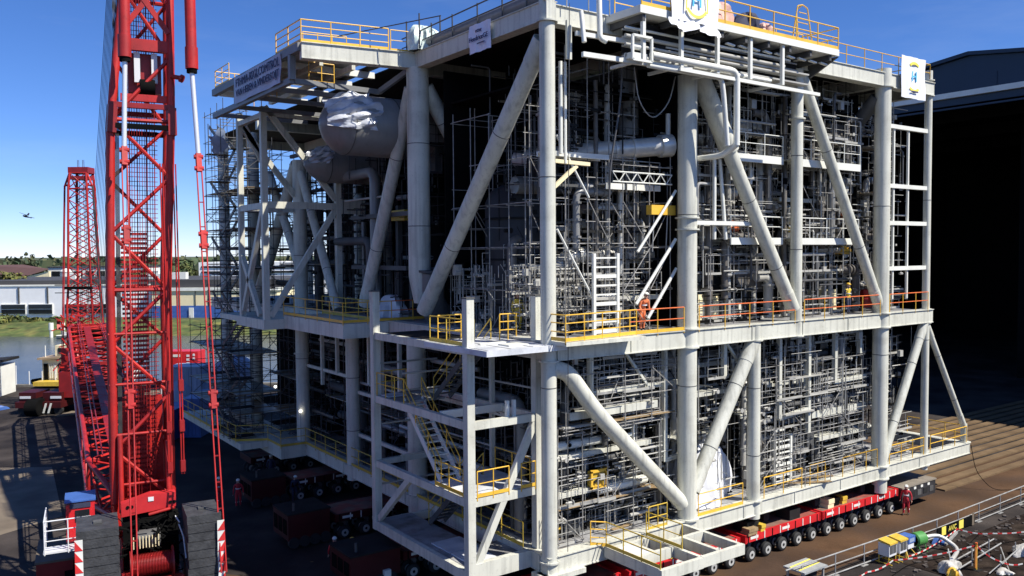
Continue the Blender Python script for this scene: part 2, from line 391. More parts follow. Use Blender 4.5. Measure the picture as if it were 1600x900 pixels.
# far woodland: thousands of leaf-clump faces on the skyline, one mass
b = MB(); g = random.Random(11)
for k in range(5200):
    l = g.uniform(-620, 420); d = g.choice((620, 760, 950, 1250))+g.uniform(-60, 60); l *= d/600
    ph = 10.5+3.2*math.sin(l*.021+d)+2.5*math.sin(l*.057)+g.uniform(-2, 2.0)
    z = g.uniform(.15, 1)*ph*(d/900)**.25; c = Vector(LD(l, d, z)); q = g.uniform(2.0, 5.5)
    n = Vector((g.uniform(-1, 1), g.uniform(-1, 1), g.uniform(.1, 1))).normalized(); a = n.orthogonal().normalized(); e = n.cross(a)
    b.add([c+a*q, c+e*q*.8+n*.6, c-a*q*.9, c-e*q*.85], [(0, 1, 2, 3)])
b.add([LD(-3000, 1500, 0), LD(3000, 1500, 0), LD(3000, 1500, 9), LD(-3000, 1500, 9)], [(0, 1, 2, 3)])
part('distant_woodland', b, LEAFD, None, False, kind='stuff', fix=False)

def tree(label, loc, h, w, M=LEAFM, n=700, seed=1, leaf=.5, trunk=.3, group='trees beyond the river'):
    g = random.Random(seed); t = thing('tree', label, 'tree', loc, group); loc = Vector(loc)
    b = MB(); b.tube(loc, loc+Vector((0, 0, h*.55)), trunk, 8, trunk*.4)
    for i in range(6):
        a = g.uniform(0, 6.28); p = loc+Vector((0, 0, h*g.uniform(.3, .55))); b.tube(p, p+Vector((math.cos(a)*w*.35, math.sin(a)*w*.35, h*.25)), trunk*.3, 5, .04)
    part('trunk', b, BARK, t)
    b = MB(); cl = [(Vector((g.gauss(0, .26)*w, g.gauss(0, .26)*w, h*g.uniform(.38, .92))), g.uniform(.16, .3)*w) for _ in range(14)]
    for i in range(n):
        c, q = g.choice(cl); v = Vector((g.gauss(0, 1), g.gauss(0, 1), g.gauss(0, 1))).normalized()*q*g.uniform(.6, 1.05); p = loc+c+v
        m_ = (v.normalized()+Vector((g.uniform(-.7, .7), g.uniform(-.7, .7), g.uniform(-.3, .9)))).normalized(); a = m_.orthogonal().normalized(); e = m_.cross(a); s = leaf*g.uniform(.6, 1.3)
        b.add([p+a*s, p+e*s*.7, p-a*s, p-e*s*.7], [(0, 1, 2, 3)])
    part('crown', b, M, t, False, fix=False)
    return t
tree('bushy green tree beside the white striped sheds beyond the river', LD(-102, 262), 13.5, 10, LEAFM, 1500, 5, .55)
tree('yellowing tree in front of the brown roofed hall', LD(-142.5, 236), 11.8, 9, LEAFY, 1300, 6, .5)
tree('lone conical tree standing above the skyline', LD(-405, 705), 21, 7, LEAFD, 700, 8, .9)
tree('low rounded tree near the foot of the crane mast across the water', LD(-135, 300), 11, 12, LEAFM, 900, 9, .6)
for i, (l, d, h) in enumerate([(-121, 194, 2.4), (-118, 192, 2.8), (-115, 194, 2.2), (-110, 193, 1.4), (-106, 194, 1.5)]):
    g = random.Random(40+i); b = MB(); c = Vector(LD(l, d, 1.0))
    for k in range(320):
        v = Vector((g.gauss(0, 1), g.gauss(0, 1), g.gauss(0, 1))).normalized(); p = c+Vector((v.x*h*1.5, v.y*h, abs(v.z)*h*.75))*g.uniform(.55, 1); a = v.orthogonal().normalized(); e = v.cross(a); q = .3*g.uniform(.6, 1.3)
        b.add([p+a*q, p+e*q, p-a*q, p-e*q], [(0, 1, 2, 3)])
    o = part('shrub', b, LEAFY if i % 2 else LEAFM, None, False, fix=False)
    tag(o, ['wide shrub at the upstream end of the grassy bank', 'tall yellowish shrub on the grassy bank', 'green shrub under the first warehouse windows', 'small yellow shrub on the bank', 'green shrub nearest the white mooring posts'][i], 'shrub', 'shrubs on the far bank')

# ------------------------------------------------------------------ buildings across the water
def obox(b, l0, l1, d0, d1, z0, z1): return b.prism([LD(l0, d0, z0), LD(l1, d0, z0), LD(l1, d1, z0), LD(l0, d1, z0)], (0, 0, z1-z0))
t = thing('warehouse', 'long white flat roofed warehouse with dark window bands on the far bank', 'warehouse', LD(-115, 222))
b = MB(); obox(b, -210, -93, 218, 262, -.2, 8.2); part('wall', b, WHITEB, t, False)
b = MB(); obox(b, -210.2, -92.8, 217.8, 262, 8.2, 8.5); part('roof_edge', b, WHITE, t, False)
b = MB(); obox(b, -209.4, -93.6, 221, 261, 8.5, 9.6); part('roof', b, ROOFG, t, False)
for l0, l1 in [(-133, -126.5), (-125.9, -119.5), (-116.4, -110.5), (-110, -104), (-150, -143), (-142, -135)]:
    b = MB(); obox(b, l0, l1, 217.7, 218.05, .9, 3.6); o = part('window', b, WHITE, t, False)
    for k in range(2):
        b = MB(); obox(b, l0+.15, l1-.15, 217.64, 217.75, 1.05+k*1.3, 2.2+k*1.25); part('pane', b, GLASSD, o, False)
for l in (-128.5, -121, -113, -101):
    b = MB(); obox(b, l, l+.35, 217.75, 218, 3.7, 8); part('downpipe', b, MIDG, t, False)
for l, w_, h_ in [(-122, 2.2, 1.6), (-100, 3, 2.2), (-97, 2, 1.4)]:
    b = MB(); obox(b, l, l+w_, 230, 233, 9.6, 9.6+h_); part('roof_vent', b, WHITE, t, False)
t = thing('hall', 'brown sheet roofed hall with cream gable beyond the white warehouse', 'hall', LD(-190, 320))
b = MB(); b.prism([LD(-173.5, 300, 0), LD(-165.5, 300, 0), LD(-165.5, 300, 10.6), LD(-173.5, 300, 8.8)], tuple(Fh*1.0)); part('gable', b, CREAM, t, False)
b = MB(); b.add([LD(-184, 299.5, 7.8), LD(-173.7, 299.5, 8.9), LD(-165, 299.5, 11.4), LD(-198, 340, 12.7), LD(-222, 352, 12.4)], [(0, 1, 2, 3, 4)]); b.add([LD(-260, 300, 0), LD(-173.5, 300.2, 0), LD(-173.5, 300.2, 8.8), LD(-184, 300.2, 7.8), LD(-260, 300.2, 7.6)], [(0, 1, 2, 3, 4)]); part('roof', b, BROWN, t, False)
b = MB(); obox(b, -165.2, -161.5, 298, 312, 0, 8.4); part('side_block', b, MIDG, t, False)
t = thing('silo', 'pale cylindrical silo beside the brown roofed hall', 'silo', LD(-159.3, 300))
b = MB(); b.lathe([(0, 2.1), (10.6, 2.1), (11.3, 1.3), (11.6, .3)], LD(-159.3, 300), (0, 0, 1), 20); part('shell', b, WHITE, t)
b = MB()
for k in range(5): b.lathe([(0, 2.15), (.2, 2.15)], LD(-159.3, 300, 2+k*2.0), (0, 0, 1), 20)
part('hoop', b, MIDG, t)
t = thing('office_block', 'low white office block beside the silo across the river', 'building', LD(-150, 325))
b = MB(); obox(b, -177, -140, 320, 335, 0, 11.6); part('wall', b, WHITE, t, False)
b = MB(); obox(b, -177.3, -139.7, 319.7, 335, 11.6, 12.0); part('roof', b, ROOFG, t, False)
for i in range(8):
    b = MB(); obox(b, -175.5+i*4.3, -172.4+i*4.3, 319.85, 320.1, 8.3, 10.2); part('window', b, GLASSD, t, False)
t = thing('riverside_shed', 'cream and blue riverside shed with grey flat roof', 'shed', LD(-80, 213))
b = MB(); obox(b, -92, -60, 214, 232, 3.1, 6.9); part('upper_cladding', b, CREAM, t, False)
b = MB(); obox(b, -92.1, -59.9, 213.9, 232, -.5, 3.1); part('lower_cladding', b, BLUE, t, False)
b = MB(); obox(b, -92.4, -59.6, 213.6, 232, 6.9, 7.7); part('fascia', b, WHITE, t, False)
b = MB(); obox(b, -92.4, -59.6, 214.5, 252, 7.7, 9.7); part('roof', b, ROOFG, t, False)
for l in (-89, -85, -81, -77.5, -74): b = MB(); obox(b, l, l+.18, 213.8, 213.95, 3.1, 6.9); part('panel_joint', b, MIDG, t, False)
b = MB(); obox(b, -82.5, -81.4, 213.6, 213.95, 0, 2.6); part('door', b, WHITE, t, False)
for l in (-90, -88): b = MB(); obox(b, l, l+1.6, 222, 224, 9.7, 11.5); part('roof_vent', b, WHITE, t, False)
t = thing('striped_sheds', 'white shed with dark window stripes behind the grey roof across the river', 'shed', LD(-100, 300))
b = MB(); obox(b, -112, -60, 300, 330, 0, 13.4); part('wall', b, WHITEB, t, False)
for k in range(3): b = MB(); obox(b, -111, -61, 299.7, 300.05, 7.6+k*1.9, 8.3+k*1.9); part('window_band', b, GLASSD, t, False)
for i, l in enumerate((-92.6, -90.3)):
    b = MB(); b.tube(LD(l*1.06, 178, -3), LD(l*1.06, 178, .3), .35, 10); b.tube(LD(l*1.06, 178, .3), LD(l*1.06, 178, 1.8), .5, 10)
    solo('mooring_post', b, WHITE, ['white topped mooring post nearer the warehouse windows', 'white topped mooring post beside the small moored boat'][i], 'mooring post', 'mooring posts by the far bank')
t = thing('rowing_boat', 'small white boat moored by the far bank', 'boat', LD(-89, 165, -1.3))
b = MB(); b.grid(lambda u, v: LD(-95.5+u*4.5, 175+(v-.5)*2.0*(1-(2*u-1)**4)**.5, -1.3+.75*abs(2*v-1)**1.5+.2*u*u), 14, 8); part('hull', b, WHITE, t)
b = MB(); obox(b, -94, -92.6, 174.6, 175.4, -.8, .1); part('cuddy', b, WHITE, t, False)

# ------------------------------------------------------------------ hangar
t = thing('hangar', 'huge navy clad hangar with its dark doorway open beside the module', 'hangar', (74, 20, 0))
HX = 74
prof = [(30, 35.6), (24, 36.7), (18.9, 37.35), (13, 36.6), (-10, 35.4), (-60, 33.6)]
b = MB(); b.prism([(HX, 60, 33.6)]+[(HX, y, 33.6) for y in (-60,)]+[(HX, -60, 33.9)]+[(HX, y, z) for y, z in reversed(prof)]+[(HX, 60, 34)], (1.2, 0, 0)); part('front_cladding', b, HANGN, t, False)
b = MB(); b.box((HX-.35, -60, 33.0), (HX+.2, 60, 33.6)); part('door_header', b, WHITE, t, False)
b = MB(); b.box((HX+.1, -60, 32.2), (HX+.5, 60, 32.95)); b.box((HX-.1, -60, 31.75), (HX+.2, 60, 31.95)); part('door_rail', b, HANGN, t, False)
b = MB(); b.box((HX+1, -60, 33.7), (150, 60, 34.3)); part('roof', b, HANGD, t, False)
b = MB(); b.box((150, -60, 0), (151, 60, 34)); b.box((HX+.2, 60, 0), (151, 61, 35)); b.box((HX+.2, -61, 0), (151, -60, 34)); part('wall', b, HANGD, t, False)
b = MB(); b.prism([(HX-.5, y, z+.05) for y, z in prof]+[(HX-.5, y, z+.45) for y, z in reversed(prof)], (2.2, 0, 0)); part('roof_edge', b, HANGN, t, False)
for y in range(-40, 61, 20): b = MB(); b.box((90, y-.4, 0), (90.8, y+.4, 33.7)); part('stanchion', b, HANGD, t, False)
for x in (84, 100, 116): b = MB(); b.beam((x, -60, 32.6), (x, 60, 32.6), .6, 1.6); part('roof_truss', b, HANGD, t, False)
for y in range(-56, 60, 8): b = MB(); b.box((HX-.06, y, 33.65), (HX-.01, y+.12, 35.2)); part('cladding_joint', b, HANGN, t, False)

# ================================================================== PROCESS MODULE
ZB0, ZB1, ZM0, ZM1, ZT0, ZT1 = 2.4, 3.14, 11.44, 12.28, 25.55, 26.35
mod = thing('process_module', 'huge pale grey steel process module standing on red trailers', 'steel module', (0, 0, 2.4))
def column(x, y, z0, z1, r, M=GREY, rings=(), cone=0):
    b = MB()
    if cone: b.lathe([(0, r*.55), (cone, r), (z1-z0, r)], (x, y, z0), (0, 0, 1), 24)
    else: b.tube((x, y, z0), (x, y, z1), r, 24)
    o = part('column', b, M, mod)
    for z in rings:
        q = MB(); q.lathe([(-.035, r), (-.035, r+.12), (.035, r+.12), (.035, r)], (x, y, z), (0, 0, 1), 24); part('ring_flange', q, M, o)
    for z in (z0+(z1-z0)*.33, z0+(z1-z0)*.68):
        q = MB(); q.lathe([(-.02, r), (-.01, r+.012), (.01, r+.012), (.02, r)], (x, y, z), (0, 0, 1), 24); part('weld_seam', q, MIDG, o)
    return o
# lit face, Y = 0
column(0, 0, 2.0, 27.2, .335, rings=(ZB1-.25, ZM0, ZT0))
column(8.42, 0, 1.9, 25.2, .46, rings=(ZB1, ZM0, ZM1+.05, 17.05, 17.6))
column(16.85, 0, ZM1-.9, 25.6, .31, rings=(ZM0, 23.0))
column(25.03, 0, 1.55, 26.6, .45, rings=(ZB0, ZB1, ZM0, ZM1, ZT0))
column(30.1, 0, 2.1, 27.1, .225, rings=(ZB0, ZM0, ZM1, ZT0, 26.5))
column(13.38, 0, 2.2, ZM1-.1, .34, rings=(ZB1, ZM0))
# shaded face, X = 0
column(0, 10.93, 13.4, 25.6, .58, cone=1.4)
column(0, 11.4, 2.2, ZM0, .52, rings=(ZB1, 7.2))
column(0, 19.4, 2.2, ZM0, .42, rings=(ZB1,))
column(0, 27.5, 2.2, 22.4, .46, rings=(ZB1, 9.2))
column(0, 37.0, 2.2, 25.4, .46, rings=(ZM0,))
column(0.6, 46.5, 2.2, 25.4, .45)
for x, y in ((8.4, 12), (16.8, 12), (25, 12), (30, 12), (8.4, 24), (16.8, 24), (30, 24), (8.4, 36), (16.8, 36), (30, 36), (30, 47), (8.4, 47), (16.8, 47)): column(x, y, 2.2, 25.5, .42)
def girder(p0, p1, h, w=.5, fl=True, M=GREY, stiff=0):
    """box girder: p0/p1 on its underside axis"""
    p0 = Vector(p0); p1 = Vector(p1); z = Vector((0, 0, h/2)); b = MB(); b.beam(p0+z, p1+z, w, h-.06)
    if fl:
        b.beam(p0+Vector((0, 0, h-.02)), p1+Vector((0, 0, h-.02)), w+.14, .04); b.beam(p0+Vector((0, 0, .02)), p1+Vector((0, 0, .02)), w+.1, .04)
    o = part('girder', b, M, mod, False)
    if stiff:
        n = int((p1-p0).length/stiff); d = (p1-p0).normalized(); s = d.cross(Vector((0, 0, 1)))
        for i in range(1, n):
            q = p0+d*stiff*i; 
            for k in (-1, 1): bar('stiffener', q+s*k*(w/2+.015)+Vector((0, 0, .06)), q+s*k*(w/2+.015)+Vector((0, 0, h-.06)), .025, .05, M, o)
    return o
girder((-.3, 0, ZB0), (35.5, 0, ZB0), ZB1-ZB0, stiff=4.2)
girder((.3, 0, ZM0), (30.5, 0, ZM0), ZM1-ZM0, stiff=4.2)
girder((16.9, 0, ZT0), (30.3, 0, ZT0), ZT1-ZT0)
girder((.2, .3, ZT0), (16.9, .3, ZT0), ZT1-ZT0)
girder((0, -.3, ZT0), (0, 10.9, ZT0), ZT1-ZT0)
girder((0, 10.93, ZT0), (-5.9, 12.0, ZT0), ZT1-ZT0)
girder((0, .4, ZB0), (0, 48, ZB0), ZB1-ZB0, stiff=4)
girder((0, 9, ZM0), (0, 48, ZM0), ZM1-ZM0)
girder((.3, .35, ZM0), (.3, 9, ZM0), ZM1-ZM0)
for y in (12, 24, 36, 47.5):
    girder((0, y, ZT0), (30, y, ZT0), .8, .4); girder((0, y, ZM0-.2), (30, y, ZM0-.2), .75, .4, M=MIDG); girder((0, y, ZB0), (35, y, ZB0), .7, .4, M=MIDG)
for x in (8.4, 16.85, 25, 30): girder((x, .4, ZB0), (x, 47, ZB0), .7, .4, M=MIDG); girder((x, .4, ZT0), (x, 47, ZT0), .75, .4); girder((x, .4, ZM0), (x, 47, ZM0), .75, .4, M=MIDG)
girder((35.2, 0, ZB0), (35.2, 9, ZB0), ZB1-ZB0)
def plate(name, a, c, M=DECK, parent=mod): b = MB(); b.box(a, c); return part(name, b, M, parent, False)
plate('deck_plate', (.3, .3, ZT1-.07), (29.9, 47.5, ZT1-.01), DARK)
plate('deck_plate', (.6, .3, ZM1-.08), (29.9, 47.5, ZM1-.03), DECK)
plate('deck_plate', (.3, .3, ZB1-.1), (29.9, 34, ZB1-.05), DECK)
for z, d, M in ((20.95, 3.0, DARK), (16.5, 3.0, DARK)): plate('deck_plate', (9.5, d, z), (29.5, 5.5, z+.08), M)
for z in (6.9, 9.4): plate('deck_plate', (1.7, 2.6, z), (29.5, 5.5, z+.08), DARK)
plate('light_block_panel', (9.15, 4.4, ZM1), (29.8, 4.5, 25.3), BLACK); plate('light_block_panel', (1.7, 4.0, ZB1), (29.8, 4.1, ZM0-.3), BLACK); plate('light_block_panel', (8.95, 1.2, ZM1), (9.05, 5.6, 25.3), BLACK); plate('light_block_panel', (.7, 9.4, 15.5), (9, 9.5, 25.3), BLACK); plate('light_block_panel', (1.6, 4.0, ZB1), (1.69, 9.4, ZM0-.3), BLACK); plate('light_block_panel', (3.5, 8.8, ZM1), (9, 8.9, 16), BLACK); plate('light_block_panel', (16.6, 1.5, ZM1+8.8), (16.7, 5.6, 25.3), BLACK); plate('light_block_panel', (13.2, 1.4, ZB1), (13.3, 5.6, ZM0-.2), BLACK); plate('light_block_panel', (24.8, 1.5, ZM1), (24.9, 5.6, 25.3), BLACK); plate('light_block_panel', (8.4, 1.6, ZB1), (8.5, 5.6, ZM0-.2), BLACK)  # black panels added to keep skylight out and the bays dark
plate('light_block_panel', (1.0, 2.4, 23.6), (8.8, 9.3, 23.7), BLACK)  # level panel added under the top deck to block light
plate('light_block_panel', (9.0, 5.75, ZM1), (9.1, 44, 25.3), BLACK); plate('light_block_panel', (4.0, 10, ZB1), (4.1, 40, ZM0-.3), BLACK)
plate('light_block_panel', (3.6, 8.0, 13), (9.0, 8.1, 25.3), BLACK); plate('light_block_panel', (2.8, 20, ZM1), (9.0, 20.1, 25.2), BLACK)
def brace(p0, p1, r, M=GREY, n=18):
    b = MB(); b.tube(p0, p1, r, n); o = part('brace', b, M, mod)
    L = (Vector(p1)-Vector(p0)).length
    for t, e in ((0, 1.1/L), (1-1.1/L, 1)): q = MB(); q.tube(lerp(p0, p1, t), lerp(p0, p1, e), r+.018, n); part('node_sleeve', q, M, o)
    for t in (.3, .72):
        q = MB(); p = lerp(p0, p1, t); d = (Vector(p1)-Vector(p0)).normalized(); q.lathe([(-.02, r), (-.01, r+.012), (.01, r+.012), (.02, r)], p, d, n); part('weld_seam', q, MIDG, o)
    return o
brace((0, .3, 24.9), (0, 10.5, 13.0), .40); brace((0, 11.6, 24.7), (0, 17.6, 13.0), .36); brace((.5, 11.0, 24.7), (4.2, 11.0, 19.0), .42)
brace((0, 27.9, 22.2), (0, 36.6, 12.5), .42); brace((0, 28, 15.5), (0, 33.5, 22), .30); brace((0, 27.2, 21.5), (0, 21.5, 12.5), .28)
b = MB(); b.path([(8.9, 0, 25.0), (9.5, 0, 24.0), (11.45, 0, 20.95)], .47, 20, .8); part('brace', b, GREY, mod)
brace((11.35, 0, 21.0), (16.6, 0, 12.9), .35); brace((17.2, 0, 25.3), (24.85, 0, 12.7), .30)
b = MB(); b.path([(.1, 0, 11.15), (1.0, 0, 10.9), (2.6, 0, 9.0), (8.1, 0, 3.9)], .36, 20, .9); part('brace', b, GREY, mod)
brace((13.3, 0, 11.3), (8.8, 0, 4.4), .36); brace((29.9, 0, 11.4), (25.3, 0, 3.3), .27); brace((30.15, 0, 11.4), (35.15, 0, 4.2), .18)
b = MB(); b.beam((35.15, 0, 3.1), (35.15, 0, 4.4), .3, .3); b.box((34.85, -.3, 3.1), (35.5, .3, 3.2)); part('foot_plate', b, GREY, mod, False)
for x, y in ((17.0, 6), (25, 6), (17, 22)): brace((x, y-4, 24.8), (x, y+4, 13), .3, MIDG)
brace((24.9, .3, 25), (24.9, 5, 20), .4, MIDG)
b = MB(); b.box((-.6, -.5, 2.2), (1.6, .5, 2.42)); b.prism([(-.5, -.28, 2.0), (.5, -.28, 2.0), (1.8, -.28, 2.42), (-.5, -.28, 2.42)], (0, .56, 0)); part('corner_shoe', b, GREY, mod, False)
# light bars and ladder way between the two end columns
for z in (23.36, 19.83, 17.62, 14.9): bar('rung_beam', (25.4, 0, z), (30.0, 0, z), .2, .24, WHITE, mod)
for x in (26.3, 27.9): bar('ladder_stile', (x, .05, 13), (x, .05, 23.4), .12, .12, WHITE, mod)
ladder(mod, (26.9, .6, 12.4), (26.9, .6, 25), (1, 0, 0), .6, GALV); ladder(mod, (27.5, .9, 3.3), (27.5, .9, 11.4), (1, 0, 0), .6, GALV)
# hanging posts and frames below the middle deck
for x, z in ((2.9, 8.6), (7.6, 5.9), (11.9, 9.5), (16.4, 6.9), (19.0, 5.8), (21.5, 8.3), (24, 9.9)): bar('hanger_post', (x, .7, z), (x, .7, ZM0-.02), .22, .22, GREY, mod)
bar('hanger_beam', (16.4, .7, 6.9), (19.0, .7, 7.15), .2, .22, GREY, mod); bar('hanger_beam', (7.6, .7, 5.95), (9.2, .7, 6.1), .18, .2, GREY, mod); bar('hanger_beam', (21.5, .7, 8.4), (24.6, .7, 8.5), .2, .25, GREY, mod)
for x, z, s in ((5.0, 11.3, -1), (12.0, 11.3, 1), (1.0, 11.2, 1)): bar('knee_brace', (x, .6, z), (x+1.4, .6, z-1.6), .12, .12, GREY, mod)
# lower bay walkways, each a slab with its edge beam and handrail
def walkway(x0, x1, y0, y1, z, M=GREY, MR=GALV, rail=True, h=.22):
    b = MB(); b.beam((x0, y0, z-h/2), (x1, y0, z-h/2), .1, h); b.beam((x0, y1, z-h/2), (x1, y1, z-h/2), .1, h); b.box((x0, y0+.06, z-.06), (x1, y1-.06, z-.01))
    o = part('walkway', b, M, mod, False)
    for i in range(int((x1-x0)/1.5)): bar('cross_beam', (x0+.7+i*1.5, y0+.07, z-.14), (x0+.7+i*1.5, y1-.07, z-.14), .1, .15, M, o)
    if rail: railing(mod, [(x0, y0, z), (x1, y0, z)], M=MR, sp=1.5, toe=False)
    return o
walkway(2.6, 8.8, .8, 2.2, 9.75); walkway(1.6, 7.0, .6, 1.6, 8.95, rail=False, h=.34); walkway(10, 12.9, 1, 2.4, 8.9, rail=False); walkway(16, 19.6, 1.2, 3, 8.8)
walkway(19.6, 25.0, .9, 2.3, 6.85, h=.36); walkway(20.1, 24.6, .8, 1.8, 5.35); walkway(1.0, 6.5, .9, 2.0, 5.35); walkway(1, 7, 1, 2, 7.0, rail=False); walkway(14, 19, 1.4, 2.6, 7.3, rail=False); walkway(9.2, 12.8, 1.4, 2.8, 6.6)
walkway(21.6, 25, 1.2, 2.4, 8.5); walkway(10, 16, 2, 3.2, 10.2)
walkway(11.8, 16.4, .55, 2.0, 21.0, WHITE, WHITE, h=.4); walkway(17.3, 23.6, .55, 2.0, 21.0, WHITE, WHITE, h=.4); walkway(12.2, 16.4, .55, 2.0, 16.7, WHITE, WHITE, h=.36); walkway(17.3, 23.6, .6, 2.0, 16.7, WHITE, WHITE, h=.36); walkway(12.4, 17, 1.6, 3, 23.0, h=.3); walkway(18.5, 23.4, 1.8, 3, 23.9, rail=False); walkway(18, 24, 2, 3, 19.0, rail=False)  # white walkways and rails: sunlit look put into the paint
walkway(4.5, 8.0, 1.4, 2.6, 19.2, WHITE, h=.28); walkway(.6, 4.2, .9, 1.5, 20.4, WHITE, rail=False); walkway(4.5, 8.2, 1.5, 2.6, 13.9, h=.2)
# framed ladders
def ladder_frame(x0, x1, y, z0, z1, n, M=WHITE):
    b = MB(); b.beam((x0, y, z0), (x0, y, z1), .14, .14); b.beam((x1, y, z0), (x1, y, z1), .14, .14); o = part('ladder_frame', b, M, mod, False)
    for i in range(n): z = z0+(z1-z0)*(i+.5)/n; bar('rung', (x0+.07, y, z), (x1-.07, y, z), .07, .07 if i % 3 else .16, M, o)
ladder_frame(2.75, 4.15, .25, ZM1, 15.95, 9); ladder_frame(16.3, 17.7, .9, ZB1, 6.35, 10); ladder_frame(5.2, 5.9, 1.1, 6.2, 8.9, 8)

for p0, p1, r in (((8.0, .35, 18.9), (5.5, .35, 16.0), .07), ((8.0, .35, 16.6), (5.4, .35, 13.6), .08), ((8.1, .4, 15.2), (6.2, .4, 12.9), .08), ((.95, .3, 24.1), (.95, .3, 20.2), .09), ((1.2, .3, 24.1), (1.2, .3, 19.8), .07), ((10.9, .5, 20.6), (10.9, .5, 16.6), .1), ((11.3, .5, 20.6), (11.75, .5, 16.6), .1), ((9.2, .3, 20.8), (9.2, .3, 12.4), .12), ((.8, .4, 21.0), (2.6, .4, 18.4), .05), ((.8, .4, 17.0), (2.8, .4, 14.0), .05)): rod('raker', p0, p1, r, WHITE, mod, 10)
bar('hanger_beam', (8.9, .25, 17.4), (13.4, .25, 17.4), .16, .2, WHITE, mod); bar('hanger_beam', (.4, .4, 19.9), (2.6, .4, 19.85), .2, .16, CREAM, mod); bar('knee_brace', (.4, .4, 18.6), (1.9, .4, 19.75), .14, .16, CREAM, mod)
b = MB()
for z in (19.2, 19.65): b.tube((4.2, .6, z), (8.0, .6, z), .035, 6)
for i in range(10): x = 4.2+i*.38; b.tube((x, .6, 19.2 if i % 2 else 19.65), (x+.38, .6, 19.65 if i % 2 else 19.2), .025, 5)
part('lattice_girder', b, WHITE, mod)
# rails along the decks of the lit face
railing(mod, [(-.1, -1.25, ZM1+.06), (4.35, -.75, ZM1+.06)], sp=1.0, mids=2); railing(mod, [(-.1, -1.25, ZM1+.06), (-.1, -.2, ZM1+.06)], sp=1, mids=2)
railing(mod, [(4.4, -.28, ZM1), (7.9, -.28, ZM1)], Mtop=ORG, sp=1.6); railing(mod, [(8.95, -.28, ZM1), (16.4, -.28, ZM1)], Mtop=ORG, sp=1.7, toe=False)
railing(mod, [(17.2, -.28, ZM1), (24.5, -.28, ZM1)], Mtop=ORG, sp=1.7, toe=False); railing(mod, [(25.5, -.28, ZM1), (29.85, -.28, ZM1)], Mtop=ORG, sp=1.5, toe=False)
plate('landing_plate', (-.1, -1.3, ZM1-.12), (4.4, -.27, ZM1+.04), GREY)
railing(mod, [(9.0, -.2, ZB1), (12.3, -.2, ZB1)], sp=1.6); railing(mod, [(14, -.2, ZB1), (17.2, -.2, ZB1)], sp=1.5, toe=False); railing(mod, [(18.0, -.15, ZB1), (19.4, -.15, ZB1)], sp=.7, toe=False)
railing(mod, [(21, -.2, ZB1), (24.5, -.2, ZB1)], sp=1.2, toe=False); railing(mod, [(25.8, -.2, ZB1), (29.7, -.2, ZB1)], sp=1.5, toe=False); railing(mod, [(30.5, -.2, ZB1), (35.1, -.2, ZB1)], sp=1.5, toe=False); railing(mod, [(35.3, 0, ZB1), (35.3, 4, ZB1)], sp=1.5, toe=False)
railing(mod, [(17.5, -.2, ZB1), (24.5, -.2, ZB1)], M=GALV, sp=2.4, toe=False)
# shaded face rails and side walk
b = MB(); b.box((-2.0, 26.5, ZB0-.1), (-.26, 34, ZB1)); part('side_platform', b, GREY, mod, False)
b = MB(); b.box((-3.9, 29, ZB0+.3), (-2.0, 44, ZB1)); part('side_platform', b, GREY, mod, False)
railing(mod, [(-.3, 1.5, ZB1), (-.3, 26.4, ZB1)], M=YELD, sp=1.7); railing(mod, [(-.3, 26.4, ZB1), (-2.0, 26.5, ZB1), (-2.0, 29, ZB1), (-3.9, 30, ZB1), (-3.9, 44, ZB1)], M=YELD, sp=1.7)
# middle balcony on the shaded face
b = MB(); b.box((-3.0, 14.0, ZM0), (-.28, 22.8, ZM1-.05)); part('balcony', b, GREY, mod, False)
railing(mod, [(-3.0, 22.8, ZM1), (-3.0, 14.0, ZM1), (-.1, 14.0, ZM1)], sp=1.7); railing(mod, [(-.1, 14, ZM1), (2.6, 14, ZM1)], Mtop=ORG, sp=1.2); railing(mod, [(-.8, 22, ZM1), (-.8, 15, ZM1)], sp=2, M=YELD)
# --- top deck overhang on the lit face
b = MB(); b.box((3.3, -2.1, 25.98), (17.4, .2, 26.3)); o = part('overhang_deck', b, WHITE, mod, False)
for i in range(9): bar('underside_beam', (3.6+i*1.65, -2.0, 25.83), (3.6+i*1.65, .0, 25.83), .16, .28, MIDG, o)
b = MB(); b.prism([(17.4, -2.0, 25.97), (17.4, .2, 25.97), (17.4, .2, 24.9)], (.14, 0, 0)); b.prism([(8.9, -2.0, 25.97), (8.9, .2, 25.97), (8.9, .2, 24.8)], (.14, 0, 0)); part('bracket', b, MIDG, mod, False)
railing(mod, [(.9, -.2, ZT1), (3.3, -.2, ZT1)], M=GALV, toe=False); railing(mod, [(3.4, -2.06, 26.3), (17.36, -2.06, 26.3), (17.36, .1, 26.3)], sp=1.7, Mtoe=YEL, r=.03)
railing(mod, [(17.5, -.15, ZT1), (29.95, -.15, ZT1)], sp=1.75, toe=False); railing(mod, [(29.95, -.15, ZT1), (30.0, 8, ZT1)], sp=2, toe=False, M=YELD)
railing(mod, [(3.6, -.2, 26.3), (17, -.2, 26.3)], sp=2.2, toe=False)
b = MB()
for s in (-1, 1): b.path([(15.0+s*.85, -1.6, 26.3), (15.0+s*.4, -1.6, 28.2), (15.0, -1.6, 28.3)], .035, 6, .1)
b2 = part('davit_frame', b, YEL, mod)
for z in (26.9, 27.4, 27.9): rod('rung', (14.45+(z-26.9)*.25, -1.6, z), (15.55-(z-26.9)*.25, -1.6, z), .025, YEL, b2, 6)
b3 = MB(); b3.path([(15.0+.4, -1.1, 26.3), (15.2, -1.1, 28.2), (15.0, -1.6, 28.3)], .03, 6, .1); part('davit_strut', b3, YEL, b2)
